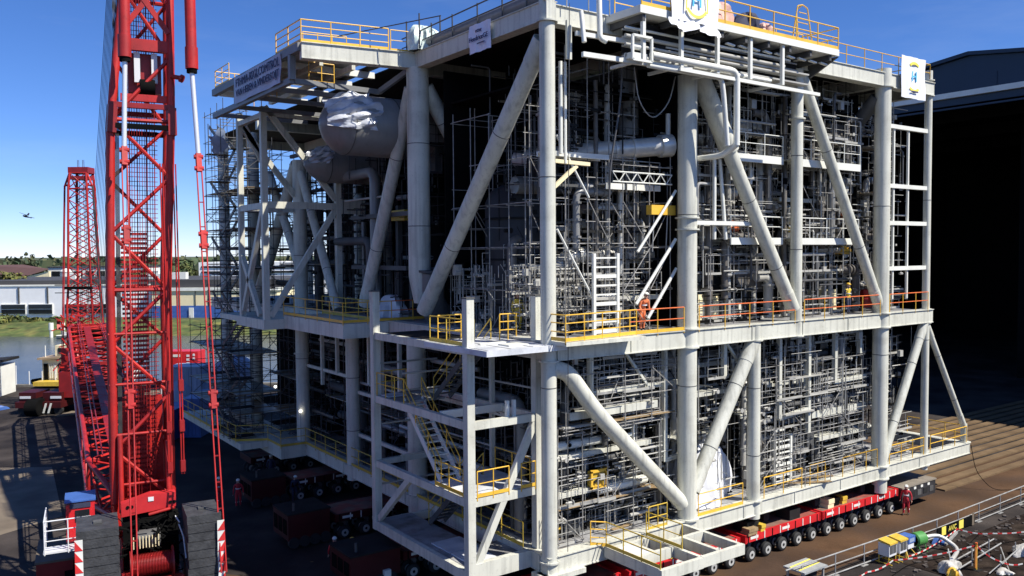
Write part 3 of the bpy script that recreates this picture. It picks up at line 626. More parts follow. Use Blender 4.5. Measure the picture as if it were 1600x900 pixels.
# hanging pipe rack under the overhang
for x in (3.65, 5.95, 8.3, 10.6, 13.0): bar('rack_post', (x, -1.9, 24.05), (x, -1.9, 25.97), .16, .16, WHITE, mod); bar('rack_arm', (x, -1.82, 24.1), (x, .1, 24.1), .12, .14, WHITE, mod)
for z, r, M in ((24.28, .10, WHITE), (24.75, .07, GREYP), (25.1, .09, GREYP), (25.45, .06, WHITE)):
    rod('pipe', (3.0, -1.5, z), (14.2-(25.5-z)*1.3, -1.5, z), r, M, mod, 10); rod('pipe', (3.4, -.9, z+.1), (15.5, -.9, z+.1), r*.8, GREYP, mod, 10)
for z in (24.45, 24.95): bar('cable_tray', (5.5, -1.2, z), (15.8, -1.2, z), .5, .08, GREYP, mod)
bar('rack_beam', (.9, -1.2, 24.1), (6.6, -1.9, 24.0), .16, .2, WHITE, mod); bar('rack_beam', (.8, -.9, 25.0), (4.6, -1.3, 24.95), .14, .18, WHITE, mod); bar('rack_beam', (5.8, -1.95, 23.95), (16.0, -1.9, 23.9), .12, .16, WHITE, mod)
b = MB()
for a, c in (((2.9, 24.0), (4.0, 24.0)), ((2.9, 25.0), (4.0, 25.0)), ((2.9, 24.0), (2.9, 25.0)), ((4.0, 24.0), (4.0, 25.0))): b.beam((a[0], -2.05, a[1]), (c[0], -2.05, c[1]), .1, .1)
b.box((3.0, -1.9, 24.1), (3.9, -1.5, 24.35)); b.tube((3.1, -1.8, 24.6), (3.8, -1.8, 24.6), .12, 10); part('valve_cage', b, WHITE, mod, False)
for pts, r in (([(4.1, -1.95, 24.35), (9.6, -1.95, 24.3), (9.6, -1.95, 20.9)], .15), ([(4.1, -1.75, 23.95), (8.75, -1.75, 23.95), (8.9, -1.75, 23.3), (9.25, -1.7, 20.9)], .12), ([(9.6, -1.95, 20.95), (9.5, -1.2, 20.5), (9.5, .8, 20.5)], .14)):
    b = MB(); b.path(pts, r, 12, .45); part('pipe', b, WHITE, mod)
b = MB(); b.path([(1.0, -1.0, 25.9), (1.0, -1.2, 24.6)], .1, 10); b.path([(1.9, -1.1, 26.5), (1.9, -1.15, 24.9), (2.2, -1.2, 24.8)], .12, 10, .2); part('pipe', b, WHITE, mod)
bar('hanger_post', (.75, -.5, 24.0), (.75, -.5, 25.6), .25, .12, GREY, mod)
b = MB(); b.box((4.3, -1.4, 24.3), (9.0, .15, 25.8)); part('duct', b, DARK, mod, False)
b = MB(); b.box((9.2, -.8, 24.6), (15.6, .15, 25.7)); part('duct', b, DARK, mod, False)
for i in range(9): bar('lamp_batten', (9.2+i*.9, -1.65, 25.6), (9.75+i*.9, -1.65, 25.55), .16, .07, WHITE, mod)
# --- top left overhang frame
for p0, p1, w_, h_ in (((-5.9, 12.0, 26.15), (-5.9, 26.4, 26.15), .3, .4), ((-5.9, 13.2, 24.72), (-5.9, 26.4, 24.72), .26, .3), ((-5.9, 13.2, 24.75), (-5.9, 13.2, 26.0), .3, .3), ((-5.9, 22.0, 24.75), (-5.9, 22.0, 26.0), .25, .25), ((-5.75, 13.3, 24.72), (-.9, 13.6, 24.72), .22, .26), ((-.9, 13.6, 24.72), (-.1, 11.9, 25.6), .22, .26)): bar('frame_beam', p0, p1, w_, h_, FRAME_SHADE, mod)  # darker grey here is shade painted onto the beams
for y in (16, 19, 22.5, 25.9): bar('frame_beam', (-5.7, y, 26.1), (0, y, 26.1), .26, .34, WHITE, mod); bar('frame_beam', (-5.7, y, 24.75), (0, y, 24.75), .2, .24, FRAME_SHADE, mod)
for x in (-4.2, -2.4): bar('frame_beam', (x, 13.5, 25.85), (x, 26, 25.85), .2, .26, GREY, mod)
plate('grating', (-5.7, 14.6, 26.32), (-1.4, 22.0, 26.37), GALV); plate('grating', (-5.7, 12.2, 26.32), (-4.2, 14.6, 26.37), GALV); plate('deck_plate', (-.9, 11.6, 26.3), (-.28, 24, 26.36), DARK); plate('grating', (-5.7, 24, 26.32), (-.4, 26, 26.37), GALV); plate('grating', (-1.6, 17.5, 26.32), (-.3, 21.5, 26.37), GALV)  # dark deck strip added to throw shade on the vessel body
railing(mod, [(-5.85, 15.5, 26.4), (-5.85, 12.05, 26.4), (-1.5, 11.25, 26.4)], sp=1.45, mids=2, r=.03); railing(mod, [(-4.9, 14.2, 26.4), (-2.6, 13.9, 26.4)], sp=.8, toe=False); railing(mod, [(-1.4, 11.2, 26.35), (-.2, 11.0, 26.35)], sp=1.0)
railing(mod, [(-5.85, 23.5, 26.4), (-5.85, 26.3, 26.4), (-1, 26.3, 26.4)], sp=1.3, mids=2); railing(mod, [(-4.2, 24, 25.0), (-4.2, 20, 25.0)], sp=1.3, toe=False); railing(mod, [(-4.6, 14.2, 24.9), (-3.2, 14.2, 24.9)], sp=.7)
b = MB(); b.tube((.2, .5, 26.75), (.2, 10.2, 26.75), .3, 12); part('edge_pipe', b, VESS, mod)
for y in (1.2, 3.0, 5.0, 7.2, 9.2): rod('tube_post', (-.15, y, 26.3), (-.15, y, 27.5), .035, DARKT, mod, 6)
rod('tube_rail', (-.2, -.5, 27.45), (-.2, 12.2, 27.35), .035, DARKT, mod, 6); rod('tube_rail', (-.2, .5, 26.9), (-.2, 12.2, 26.85), .03, DARKT, mod, 6); rod('tube_rail', (-3.5, 13, 27.2), (-.3, 8.0, 27.6), .03, DARKT, mod, 6)
b = MB(); b.box((-2.2, -.4, 25.3), (-1.9, -.2, 25.5)); 

# --- piping in the bays: large runs each a part, small bore work joined as stuff
def bay(x0, x1, y0, y1, z0, z1, nv, nh, seed, Ms=(GREYP, GALV, MIDG, DARKT), rmin=.03, rmax=.085):
    g = random.Random(seed)
    for i in range(nv):
        x = g.uniform(x0, x1); y = g.uniform(y0, y1); a = g.uniform(z0, z1-1); c = min(z1, a+g.uniform(1.2, 5)); r = g.uniform(rmin, rmax)*g.choice((.6, 1, 1)); b = MB()
        if g.random() < .45:
            e = g.choice((-1, 1))*g.uniform(.4, 1.6); q = g.choice((0, 1))
            b.path([(x, y, a), (x, y, c), (x+(e if q else 0), y+(0 if q else abs(e)), c)], r, 8, r*3)
        else: b.tube((x, y, a), (x, y, c), r, 8)
        for t in (.15, .5, .85):
            if g.random() < .5: z = a+(c-a)*t; b.tube((x, y, z-.04), (x, y, z+.04), r*1.7, 8)
        part('pipe', b, g.choice(Ms), mod)
    for i in range(nh):
        x = g.uniform(x0, x1-1); e = min(x1, x+g.uniform(1.5, 6)); y = g.uniform(y0, y1); z = g.uniform(z0+.2, z1-.1); r = g.uniform(rmin, rmax); b = MB()
        if g.random() < .4: b.path([(x, y, z), (e, y, z), (e, y, z+g.choice((-1, 1))*g.uniform(.4, 1.2))], r, 8, r*3)
        else: b.tube((x, y, z), (e, y, z), r, 8)
        part('pipe', b, g.choice(Ms), mod)
def clutter(name, x0, x1, y0, y1, z0, z1, n, seed, M, dark=False, dens=(1, 1, 1)):
    g = random.Random(seed); b = MB(); lv = [z0+(z1-z0)*i/5 for i in range(6)]
    for i in range(n):
        k = g.random(); x = g.uniform(x0, x1); y = y0+(y1-y0)*g.random()**1.3; z = g.uniform(z0, z1); r = g.choice((.013, .018, .026, .038))
        if k < .30: L = g.uniform(.8, 3.8); b.tube((x, y, z), (x, y, min(z1, z+L)), r, 5)
        elif k < .54: L = g.uniform(.8, 4.0); b.tube((x, y, z), (min(x1, x+L), y, z), r, 5)
        elif k < .62: L = g.uniform(.4, 1.6); b.tube((x, y, z), (x, min(y1, y+L), z), r, 5)
        elif k < .66:
            L = g.uniform(1, 3); b.beam((x, y, z), (min(x1, x+L), y, z), g.choice((.05, .2, .3)), g.choice((.05, .08, .12)))
        elif k < .71:
            s = g.uniform(.06, .2); b.box((x-s, y-s*.6, z-s), (x+s, y+s*.6, z+s*g.uniform(.5, 1.6)))
        elif k < .85:   # valve: body, bonnet, wheel
            s = g.uniform(.04, .09); d = Vector(g.choice(((0, -1, 0), (0, 0, 1), (1, 0, 0))))
            p = Vector((x, y, z)); b.tube(p-Vector((s*2, 0, 0)), p+Vector((s*2, 0, 0)), s, 6); b.tube(p, p+d*s*3, s*.5, 5); b.tube(p+d*s*3, p+d*(s*3+.03), s*1.6, 7)
        elif k < .95:
            z = g.choice(lv); L = g.uniform(.9, 2.6); b.beam((x, y, z), (min(x1, x+L), y, z), .06, .12)
            for q in (0, L*.5, L*.98): 
                if x+q < x1: b.tube((x+q, y, z), (x+q, y, z+1.0), .018, 5)
            b.tube((x, y, z+1), (min(x1, x+L), y, z+1), .018, 5); b.tube((x, y, z+.5), (min(x1, x+L), y, z+.5), .015, 5)
        else: b.tube((x, y, z), (x+g.uniform(-.8, .8), y+g.uniform(0, .4), z+g.uniform(-1.2, 1.2)), .02, 5)
    return part(name, b, M, mod, False, kind='stuff')
def big_runs(x0, x1, y0, y1, z0, z1, n, seed, rmax=.26):
    """larger pipe runs that go along the bay, turn and drop to a deck; flanges at the joints"""
    g = random.Random(seed)
    for i in range(n):
        r = g.uniform(.09, rmax); y = g.uniform(y0, y1); xa = g.uniform(x0+.3, x1-1); xb = min(x1-.2, xa+g.uniform(1.5, 5)); z = g.uniform(z0+1.5, z1-.5); b = MB()
        k = g.random(); zd = max(z0, z-g.uniform(1.5, 5))
        pts = [(xa, y, zd), (xa, y, z), (xb, y, z)] if k < .4 else [(xa, y, z), (xb, y, z), (xb, y, zd)] if k < .7 else [(xa, y, z0), (xa, y, z1)] if k < .85 else [(xa, y+1.2, z), (xa, y, z), (xb, y, z), (xb, y, zd)]
        b.path(pts, r, 12, r*2.2)
        for a, c in zip(pts, pts[1:]):
            d = (Vector(c)-Vector(a)); L = d.length; d.normalize()
            for t in (.2, .5, .8):
                if L > 1 and g.random() < .7: p = lerp(a, c, t); b.tube(p-d*.05, p+d*.05, r*1.4, 12)
        part('pipe', b, g.choice((BROWNG, BROWNG, MIDG, VESS, GREYP, INSUL)), mod)
    for i in range(max(2, n//4)):
        x = g.uniform(x0, x1-1.2); y = g.uniform(y0+.3, y1); z = g.uniform(z0, z1-1.5); w_ = g.uniform(.7, 2.2); h_ = g.uniform(.5, 1.4)
        b = MB(); b.box((x, y, z), (min(x1, x+w_), y+.8, z+h_))
        for q in range(3): b.box((x-.02, y-.02, z+h_*(q+.2)/3), (min(x1, x+w_)+.02, y+.82, z+h_*(q+.28)/3))
        part('duct', b, g.choice((BROWNG, MIDG, DARK)), mod, False)
for q in ((9.4, 16.3, 1.2, 3.6, ZM1+.1, 24.5, 36, 301), (17.2, 24.5, 1.2, 3.6, ZM1+.1, 24.5, 36, 302), (25.4, 29.6, 1.4, 3.6, ZM1+.1, 24.5, 9, 303), (1, 8, 1.8, 6, ZM1+.1, 24, 22, 304), (1, 8, 1.0, 3.4, ZB1+.1, 11, 28, 305), (9.2, 12.9, 1.2, 3.4, ZB1+2, 11, 8, 306), (14, 24.4, 1.0, 3.4, ZB1+.1, 11, 38, 307)): big_runs(*q)
for y0, z0, z1, n, sd_ in ((2, ZB1, 11, 14, 310), (12, ZM1, 22, 10, 311)):
    g = random.Random(sd_)
    for i in range(n):
        y = y0+g.uniform(0, 22); x = g.uniform(.6, 2.4); z = g.uniform(z0+1, z1-.5); r = g.uniform(.12, .32); pts = [(x, y, z0), (x, y, z), (x, y+g.uniform(1.5, 5), z)]
        part('pipe', MB().path(pts, r, 12, r*2.2), g.choice((MIDG, BROWNG, VESS)), mod)
# upper bays
bay(9.3, 16.2, .7, 2.8, ZM1+.2, 25, 30, 14, 21); bay(17.2, 24.4, .7, 2.8, ZM1+.2, 25, 30, 12, 22); bay(25.4, 29.6, .7, 2.8, ZM1+.2, 25, 10, 6, 23)
bay(1.2, 8.0, 2.0, 6, ZM1+.2, 18, 9, 7, 24); bay(.8, 8, 3, 7, 18, 25, 5, 4, 25, (MIDG, GREYP))
for k, (x0, x1, n) in enumerate(((9.3, 16.4, 260), (17.0, 24.6, 260), (25.4, 29.6, 100))):
    clutter('small_bore_piping', x0, x1, .9, 3.0, ZM1+.1, 24.8, n, 31+k, GREYP); clutter('pipe_supports', x0, x1, 1.0, 3.4, ZM1+.1, 25, n//3, 51+k, GALV); clutter('dark_fittings', x0, x1, 1.0, 4, ZM1+.1, 25, n, 61+k, BLACK)
clutter('small_bore_piping', .8, 8, 1.4, 7, ZM1+.1, 15.0, 230, 41, GREYP); clutter('dark_fittings', .8, 8, 1.2, 7, ZM1, 24, 260, 42, DARK); clutter('pipe_supports', .8, 8, 1.2, 7, 15, 25, 120, 47, MIDG)
# lower bays
bay(1.0, 7.8, .6, 2.8, ZB1+.2, 11, 7, 20, 26); bay(9.2, 12.8, .6, 2.8, 6.2, 11, 4, 9, 27); bay(14, 24.4, .6, 2.8, ZB1+.2, 11, 16, 26, 28)
for k, (x0, x1, n) in enumerate(((.8, 8.0, 250), (9.2, 12.9, 90), (14, 24.5, 380), (25.6, 29.6, 70))):
    clutter('small_bore_piping', x0, x1, .4, 2.6, ZB1+.05, 11.2, n, 71+k, GREYP); clutter('pipe_supports', x0, x1, .6, 3.2, ZB1+.05, 11.2, n//3, 81+k, GALV); clutter('dark_fittings', x0, x1, .8, 3.8, ZB1+.05, 11.2, int(n*1.2), 91+k, BLACK)
# loose floor planks and grating edges seen over the base deck
g = random.Random(5)
for i in range(26):
    x = g.uniform(.8, 24); y = g.uniform(.5, 3.5); L = g.uniform(.8, 2.6); a = g.uniform(-.5, .5)
    bar('deck_board', (x, y, ZB1+.03+i*.004), (x+L*math.cos(a), y+L*math.sin(a), ZB1+.03+i*.004), .22, .04, WOOD if i % 3 else GALV, mod)
# shaded side interior
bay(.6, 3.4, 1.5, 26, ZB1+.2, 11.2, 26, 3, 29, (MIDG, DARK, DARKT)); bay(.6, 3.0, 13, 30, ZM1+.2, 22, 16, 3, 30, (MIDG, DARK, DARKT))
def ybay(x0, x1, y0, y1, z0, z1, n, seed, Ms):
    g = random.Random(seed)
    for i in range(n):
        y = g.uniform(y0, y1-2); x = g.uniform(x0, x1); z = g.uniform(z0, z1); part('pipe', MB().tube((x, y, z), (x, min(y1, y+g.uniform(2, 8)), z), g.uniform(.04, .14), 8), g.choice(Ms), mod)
ybay(.3, 2.6, 1.5, 30, 3.4, 11.2, 46, 33, (MIDG, MIDG, GREYP, DARKT, DARK)); clutter('pipe_supports', .3, 1.5, 2, 32, ZB1, 11, 260, 196, DARKT); clutter('small_bore_piping', .2, 1.2, 2, 26, ZB1, 11, 120, 197, MIDG); plate('light_block_panel', (2.7, 9.6, ZB1), (2.8, 40, ZM0-.3), BLACK); plate('light_block_panel', (3.2, 11.6, ZM1), (3.3, 13.0, 22), BLACK); clutter('pipe_supports', .4, 3, 12, 40, ZM1, 22.5, 260, 198, DARKT); ybay(.5, 3, 12, 40, 12.6, 22, 16, 34, (MIDG, DARKT, GREYP))  # black panels here are added light blockers too
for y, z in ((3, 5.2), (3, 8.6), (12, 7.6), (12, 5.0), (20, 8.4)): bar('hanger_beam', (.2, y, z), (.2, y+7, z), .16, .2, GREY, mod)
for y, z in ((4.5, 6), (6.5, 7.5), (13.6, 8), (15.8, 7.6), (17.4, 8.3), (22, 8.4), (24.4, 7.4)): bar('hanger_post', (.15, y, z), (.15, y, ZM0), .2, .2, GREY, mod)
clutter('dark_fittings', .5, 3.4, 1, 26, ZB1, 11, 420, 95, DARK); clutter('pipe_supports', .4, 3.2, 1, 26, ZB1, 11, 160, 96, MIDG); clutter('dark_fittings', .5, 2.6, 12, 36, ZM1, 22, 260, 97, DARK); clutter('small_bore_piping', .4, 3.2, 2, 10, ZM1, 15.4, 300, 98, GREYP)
for y0, y1, z, M in ((18, 30, 22.9, MIDG), (13, 20, 15.2, MIDG), (12.5, 20, 18.2, MIDG)): bar('hanger_beam', (.4, y0, z), (.4, y1, z), .2, .24, M, mod)
# dark supports between base and trailers
for x in (2, 6, 10.5, 15, 19.5, 24): bar('support_beam', (x, .4, 2.0), (x, 26, 2.0), .45, .75, DARK, mod)
b = MB(); b.path([(3.4, 6.8, 20.7), (4.3, 2.4, 20.7), (7.7, .95, 21.05)], .45, 16, 1.4); b.tube((7.55, 1.0, 21.04), (8.15, .8, 21.1), .54, 16)
for q in (.35, .6): p = lerp((4.3, 2.4, 20.7), (7.7, .95, 21.05), q); b.lathe([(-.06, .45), (-.06, .5), (.06, .5), (.06, .45)], p, (3.4, -1.45, .35), 16)
b.tube((8.0, .85, 21.5), (8.0, .85, 22.6), .12, 8); part('insulated_pipe', b, INSUL, mod)
b = MB(); b.tube((8.2, 3.8, 21.9), (8.2, 3.8, 25.6), .52, 14); part('insulated_pipe', b, VESS, mod)
b = MB(); b.tube((1.6, 4.6, 19.2), (9.0, 4.2, 19.4), .42, 14); part('insulated_pipe', b, VESS, mod)
b = MB(); b.path([(2.6, 4.0, 14.0), (3.6, 3.2, 15.9), (11.5, 3.0, 15.8)], .40, 14, .9)
for x in (5.2, 7.1, 8.4, 9.3): b.tube((x, 3.05, 15.83), (x+.12, 3.05, 15.83), .48, 14)
part('insulated_pipe', b, INSUL, mod)
b = MB(); b.path([(8.4, 3.4, 18.6), (9.4, 3.2, 17.4), (10.3, 3.0, 16.2)], .45, 14, .5); part('insulated_pipe', b, VESS, mod)
b = MB(); b.tube((1.5, 2.9, 10.4), (15, 2.6, 10.4), .55, 14); part('insulated_pipe', b, VESS, mod)
b = MB(); b.tube((1.2, 1.3, 7.35), (4.6, 1.3, 7.35), .2, 12); part('insulated_pipe', b, WHITE, mod); b = MB(); b.tube((3.6, 1.0, 5.1), (6.6, 1.0, 5.15), .22, 12); part('insulated_pipe', b, WHITE, mod)

# ================================================================== STAIR TOWER
tw = thing('stair_tower', 'pale grey open stair tower with yellow handrails at the module corner', 'stair tower', (-1.6, 5, 2.4))
AX, AY, BX, CY = -3.3, 1.1, .2, 9.6
for x, y in ((AX, AY), (BX, AY), (AX, CY)): bar('post', (x, y, 2.4), (x, y, 14.15), .36, .36, GREY, tw, (0, 1, 0))
for x, y in ((AX, AY), (BX, AY), (AX, CY)): bar('cap_plate', (x, y, 14.15), (x, y, 14.2), .44, .44, MIDG, tw, (0, 1, 0))
def tb(p0, p1, h=.34, w=.24, M=GREY): bar('beam', p0, p1, w, h, M, tw)
for z in (12.0, 8.9, 5.7): tb((AX, AY+.18, z), (AX, CY-.18, z)); tb((BX, AY+.2, z), (BX, CY, z), .3)
for z in (8.9, 5.7): tb((AX+.18, AY, z), (BX-.18, AY, z))
for z in (8.9, 5.7): tb((AX+.18, CY, z), (BX, CY, z), .26)
for z, y in ((10.6, CY), (7.6, CY), (4.6, CY), (10.4, 7)): rod('tie_rod', (AX+.1, y, z), (BX, y, z), .05, GREYP, tw, 6)
tb((AX+.18, AY, 2.78), (BX-.18, AY, 2.78), .72, .3); tb((AX, AY+.18, 2.62), (AX, CY+.2, 2.62), .44, .3); tb((AX-.2, CY, 2.62), (BX, CY, 2.62), .4)
b = MB(); b.beam((AX+.3, AY, 3.0), (BX-.12, AY, 8.75), .22, .3); part('diagonal', b, GREY, tw, False)
b = MB(); b.beam((AX, CY-.3, 3.0), (AX, 6.2, 5.6), .22, .3); part('diagonal', b, GREY, tw, False)
b = MB(); b.box((AX+.1, AY+.2, 2.7), (BX-.1, 3.6, 2.84)); b.box((AX+.1, 3.6, 2.7), (-1.4, CY, 2.84)); part('floor_plate', b, DECK, tw, False)
b = MB(); b.box((-2.9, 1.6, 2.846), (-1.5, 3.3, 2.9)); b.box((-2.9, 3.4, 2.846), (-1.4, 5.0, 2.89)); part('sunlit_floor_patch', b, STEEL, tw, False)  # bright panels standing for sunlit patches of the floor
# top platform
b = MB(); b.box((-3.55, -.62, 11.93), (.5, AY+3.2, 12.16)); part('top_plate', b, STEEL, tw, False)
for i in range(4): bar('plate_seam', (-3.4+i*1.1, -.5, 12.165), (-3.3+i*1.1, 4.2, 12.165), .03, .012, MIDG, tw)
b = MB(); b.box((-1.9, .2, 12.17), (-.9, 1.0, 12.22)); b.box((-2.5, 1.4, 12.17), (-1.0, 1.6, 12.23)); part('loose_plate', b, WHITE, tw, False)
b = MB(); b.box((AX-.05, AY+3.2, 12.0), (-.5, CY, 12.1)); part('landing', b, DARK, tw, False)
b = MB(); b.box((AX, 7.0, 8.98), (-.9, CY, 9.08)); part('landing', b, DECK, tw, False)
b = MB(); b.box((AX+.1, 8.4, 9.084), (-2.2, 9.3, 9.12)); part('sunlit_floor_patch', b, STEEL, tw, False)  # bright sheet in place of a sunlit patch on the landing
b = MB(); b.box((AX, AY+.15, 5.8), (BX, 4.4, 5.9)); part('landing', b, STEEL, tw, False)
b = MB(); b.box((AX+.2, 2.9, 2.84), (-1.2, 4.2, 2.86)); part('landing', b, DECK, tw, False)
stair(tw, (-1.2, 6.8, 9.1), (-1.2, 3.2, 12.1), (1, 0, 0), .85, MIDG, YELD)
stair(tw, (-2.5, 3.9, 5.9), (-2.5, 7.3, 9.1), (1, 0, 0), .95, WHITE, YEL)  # white flight: sunlight on its treads put into the paint
stair(tw, (-1.2, 7.4, 2.9), (-1.2, 3.9, 5.9), (1, 0, 0), .85, MIDG, YELD)
railing(tw, [(AX+.3, AY-.12, 5.9), (-1.4, AY-.12, 5.9)], sp=1.0); railing(tw, [(-.75, AY-.12, 5.9), (BX-.2, AY-.12, 5.9)], sp=.9); railing(tw, [(AX-.05, AY+.4, 5.9), (AX-.05, 3.8, 5.9)], sp=1.4)
railing(tw, [(BX-.1, AY+.4, 5.9), (BX-.1, 4.2, 5.9)], sp=1.2, toe=False); railing(tw, [(AX-.05, 6.6, 9.1), (AX-.05, CY-.25, 9.1)], sp=1.0, toe=False); railing(tw, [(AX+.1, CY, 9.1), (-1.6, CY, 9.1)], sp=1.0, toe=False)
railing(tw, [(AX+.05, 1.5, 12.16), (AX+.05, 4.3, 12.16)], sp=1.4, M=YELD); railing(tw, [(-2.9, 4.2, 12.16), (-1.7, 4.2, 12.16)], sp=.7, toe=False, mids=2); railing(tw, [(-.7, 2.6, 12.2), (.2, 2.6, 12.2)], sp=.5, toe=False, mids=2)
for z in (8.95,): bar('beam', (AX+.2, AY+2.6, z), (BX, AY+2.6, z), .2, .34, WHITE, tw)
for x in (-1.35, -1.0): bar('stub_post', (x, AY+.05, 8.95), (x, AY+.05, 9.75), .14, .14, WHITE, tw)
for z in (10.1, 7.0): rod('tie_rod', (BX, AY+.2, z), (BX, CY, z-.1), .05, GREYP, tw, 6); rod('tie_rod', (AX+.3, CY-2, z-.6), (BX, CY-2, z-.6), .045, GREYP, tw, 6)
ladder(tw, (.42, .65, 3.2), (.42, .65, 5.0), (0, 1, 0), .4, YEL)

# ================================================================== CANTILEVER FRAME on the shaded side
cf = thing('cantilever_frame', 'pale grey braced cantilever frame standing out from the shaded side', 'steel frame', (-2, 25, 11.5))
PX, PY, QY = -4.05, 22.9, 27.4
for x, y, z0, z1, w_ in ((PX, PY, 11.5, 25.0, .36), (PX, QY, 11.9, 25.2, .34), (.75, PY, 12.2, 23.5, .36)): bar('post', (x, y, z0), (x, y, z1), w_, w_, GREY, cf, (0, 1, 0))
for p0, p1, h_ in (((PX+.2, PY, 19.05), (.55, PY, 19.05), .42), ((PX, PY+.2, 19.0), (PX, QY-.2, 19.0), .38), ((PX, QY, 19.0), (.6, QY, 19.0), .34), ((.95, PY, 19.05), (2.6, PY, 19.05), .9), ((PX, PY, 24.5), (PX, QY, 24.5), .3), ((PX, PY, 24.6), (0, PY, 24.6), .3)): bar('beam', p0, p1, .26, h_, GREY, cf)
for p0, p1 in (((PX+.1, PY, 25.0), (.6, PY, 19.5)), ((.55, PY, 18.8), (PX+.25, PY, 12.2)), ((PX, PY+.3, 18.8), (PX, QY-.2, 12.4)), ((PX, QY, 24.5), (-.4, QY, 20)), ((PX, 24, 12.2), (PX, QY, 16)), ((PX, QY, 25), (-2.6, QY, 22.2))):
    b = MB(); b.beam(p0, p1, .26, .34); part('brace', b, GREY, cf, False)
b = MB(); b.box((PX-.25, PY-.22, 11.4), (0-.3, QY+.6, 12.0)); part('base_platform', b, GREY, cf, False)
b = MB(); b.box((PX-.15, QY+.62, 11.6), (-.3, 32, 11.95)); part('base_platform', b, GREY, cf, False)
for y in (14.6, 16.2, 18.9): bar('post', (1.6, y, 12.2), (1.6, y, 18.8), .3, .3, MIDG, cf, (0, 1, 0))

# ================================================================== ACCESS PLATFORM at the foot of the lit face
ap = thing('access_platform', 'low steel framed access platform with yellow rails jutting over the red trailer', 'platform', (5.5, -2, 2.5))
for p0, p1 in (((2.9, -.3, 2.78), (2.9, -3.62, 2.78)), ((5.3, -.3, 2.78), (5.3, -3.62, 2.78)), ((7.9, -.3, 2.78), (7.9, -3.55, 2.78)), ((2.78, -3.74, 2.78), (5.28, -3.74, 2.78)), ((5.32, -3.7, 2.78), (8.02, -3.7, 2.78)), ((3.02, -2.1, 2.8), (5.18, -2.1, 2.8)), ((5.42, -1.5, 2.8), (7.78, -1.5, 2.8)), ((3.0, -.62, 2.8), (5.18, -.62, 2.8)), ((4.1, -2.0, 2.8), (4.1, -.74, 2.8)), ((6.5, -3.55, 2.8), (6.5, -1.6, 2.8))): bar('frame_beam', p0, p1, .2, .46, GREY, ap)
for x0, x1, y0, y1 in ((3.02, 4.0, -2.0, -.74),): b = MB(); b.box((x0, y0, 2.96), (x1, y1, 2.99)); part('plank_deck', b, STEEL, ap, False)
railing(ap, [(2.85, -.4, 3.02), (2.85, -3.7, 3.02)], sp=1.3, M=YELD, toe=True); railing(ap, [(5.3, -.4, 3.02), (5.3, -2.6, 3.02)], sp=1.2, M=YELD); railing(ap, [(2.2, -.1, 3.1), (2.85, -.4, 3.02)], sp=.6, mids=2)
railing(ap, [(5.7, -.15, 3.1), (6.9, -.15, 3.1)], sp=.6, M=YELD)

# ================================================================== VESSELS, TANKS, WRAPS
def vessel(label, c, r, L, M=VESS):
    t = thing('pressure_vessel', label, 'vessel', c, 'big horizontal vessels under the top deck'); x, y, z = c
    b = MB(); b.lathe([(0, .15), (.18, r*.35), (.45, r*.62), (.9, r*.88), (1.35, r), (L, r)], (x, y, z), (1, 0, 0), 32); part('shell', b, M, t)
    for q in (1.4, 4.0): w_ = MB(); w_.lathe([(-.03, r), (-.02, r+.015), (.02, r+.015), (.03, r)], (x+q, y, z), (1, 0, 0), 32); part('weld_seam', w_, MIDG, t)
    w_ = MB(); w_.box((x+6.2, y-r*.8, z-r-.7), (x+6.7, y+r*.8, z-r*.5)); part('saddle', w_, MIDG, t, False)
    return t
vessel('large grey pressure vessel with rounded end nearer the lit corner', (-4.1, 14.1, 22.9), 1.62, 12)
vessel('grey pressure vessel farther back behind the cantilever frame', (-1.7, 22.3, 21.6), 1.1, 8)
def wrap(label, c, r, a0, a1, x0, x1, seed):
    g = random.Random(seed); x, y, z = c; b = MB()
    def fn(u, v):
        a = a0+(a1-a0)*u; q = r+.07+.07*math.sin(u*31+v*7)+.06*math.sin(u*13-v*11)+.03*math.sin(u*57+v*23)+g.uniform(-.012, .012); xx = x0+(x1-x0)*v+.25*math.sin(u*9+seed)*v
        q -= max(0, (x+1.25-xx))*.5
        return (xx, y+math.cos(a)*q, z+math.sin(a)*q)
    b.grid(fn, 60, 20); solo('plastic_wrap', b, PLASTIC, label, 'plastic sheet', 'plastic sheets over the vessels')
wrap('crinkled clear plastic sheet draped over the nearer vessel end', (-4.1, 14.1, 22.9), 1.62, R(105), R(195), -4.1, -1.4, 3)
wrap('crinkled clear plastic sheet on the farther vessel behind the frame', (-1.7, 22.3, 21.6), 1.1, R(70), R(180), -1.6, -.3, 8)
t = thing('process_tank', 'tall dark grey vertical tank inside the middle deck behind the corner column', 'tank', (3.4, 6.4, ZM1), 'vertical tanks inside the module')
b = MB(); b.lathe([(0, 1.9), (6.2, 1.9), (6.8, 1.6), (7.2, .9), (7.3, .2)], (3.4, 6.4, ZM1), (0, 0, 1), 28); part('shell', b, mat('tank_charcoal', (.03, .03, .031), .6, var=.15, streak=.2), t)
for z in (1.2, 3.4, 5.4): w_ = MB(); w_.lathe([(-.05, 1.9), (-.05, 1.99), (.05, 1.99), (.05, 1.9)], (3.4, 6.4, ZM1+z), (0, 0, 1), 28); part('stiffener_ring', w_, DARK, t)
for z in (2.2, 3.0, 4.2): w_ = MB(); w_.tube((2.4, 4.9, ZM1+z), (2.3, 4.6, ZM1+z), .18, 10); part('nozzle', w_, MIDG, t)
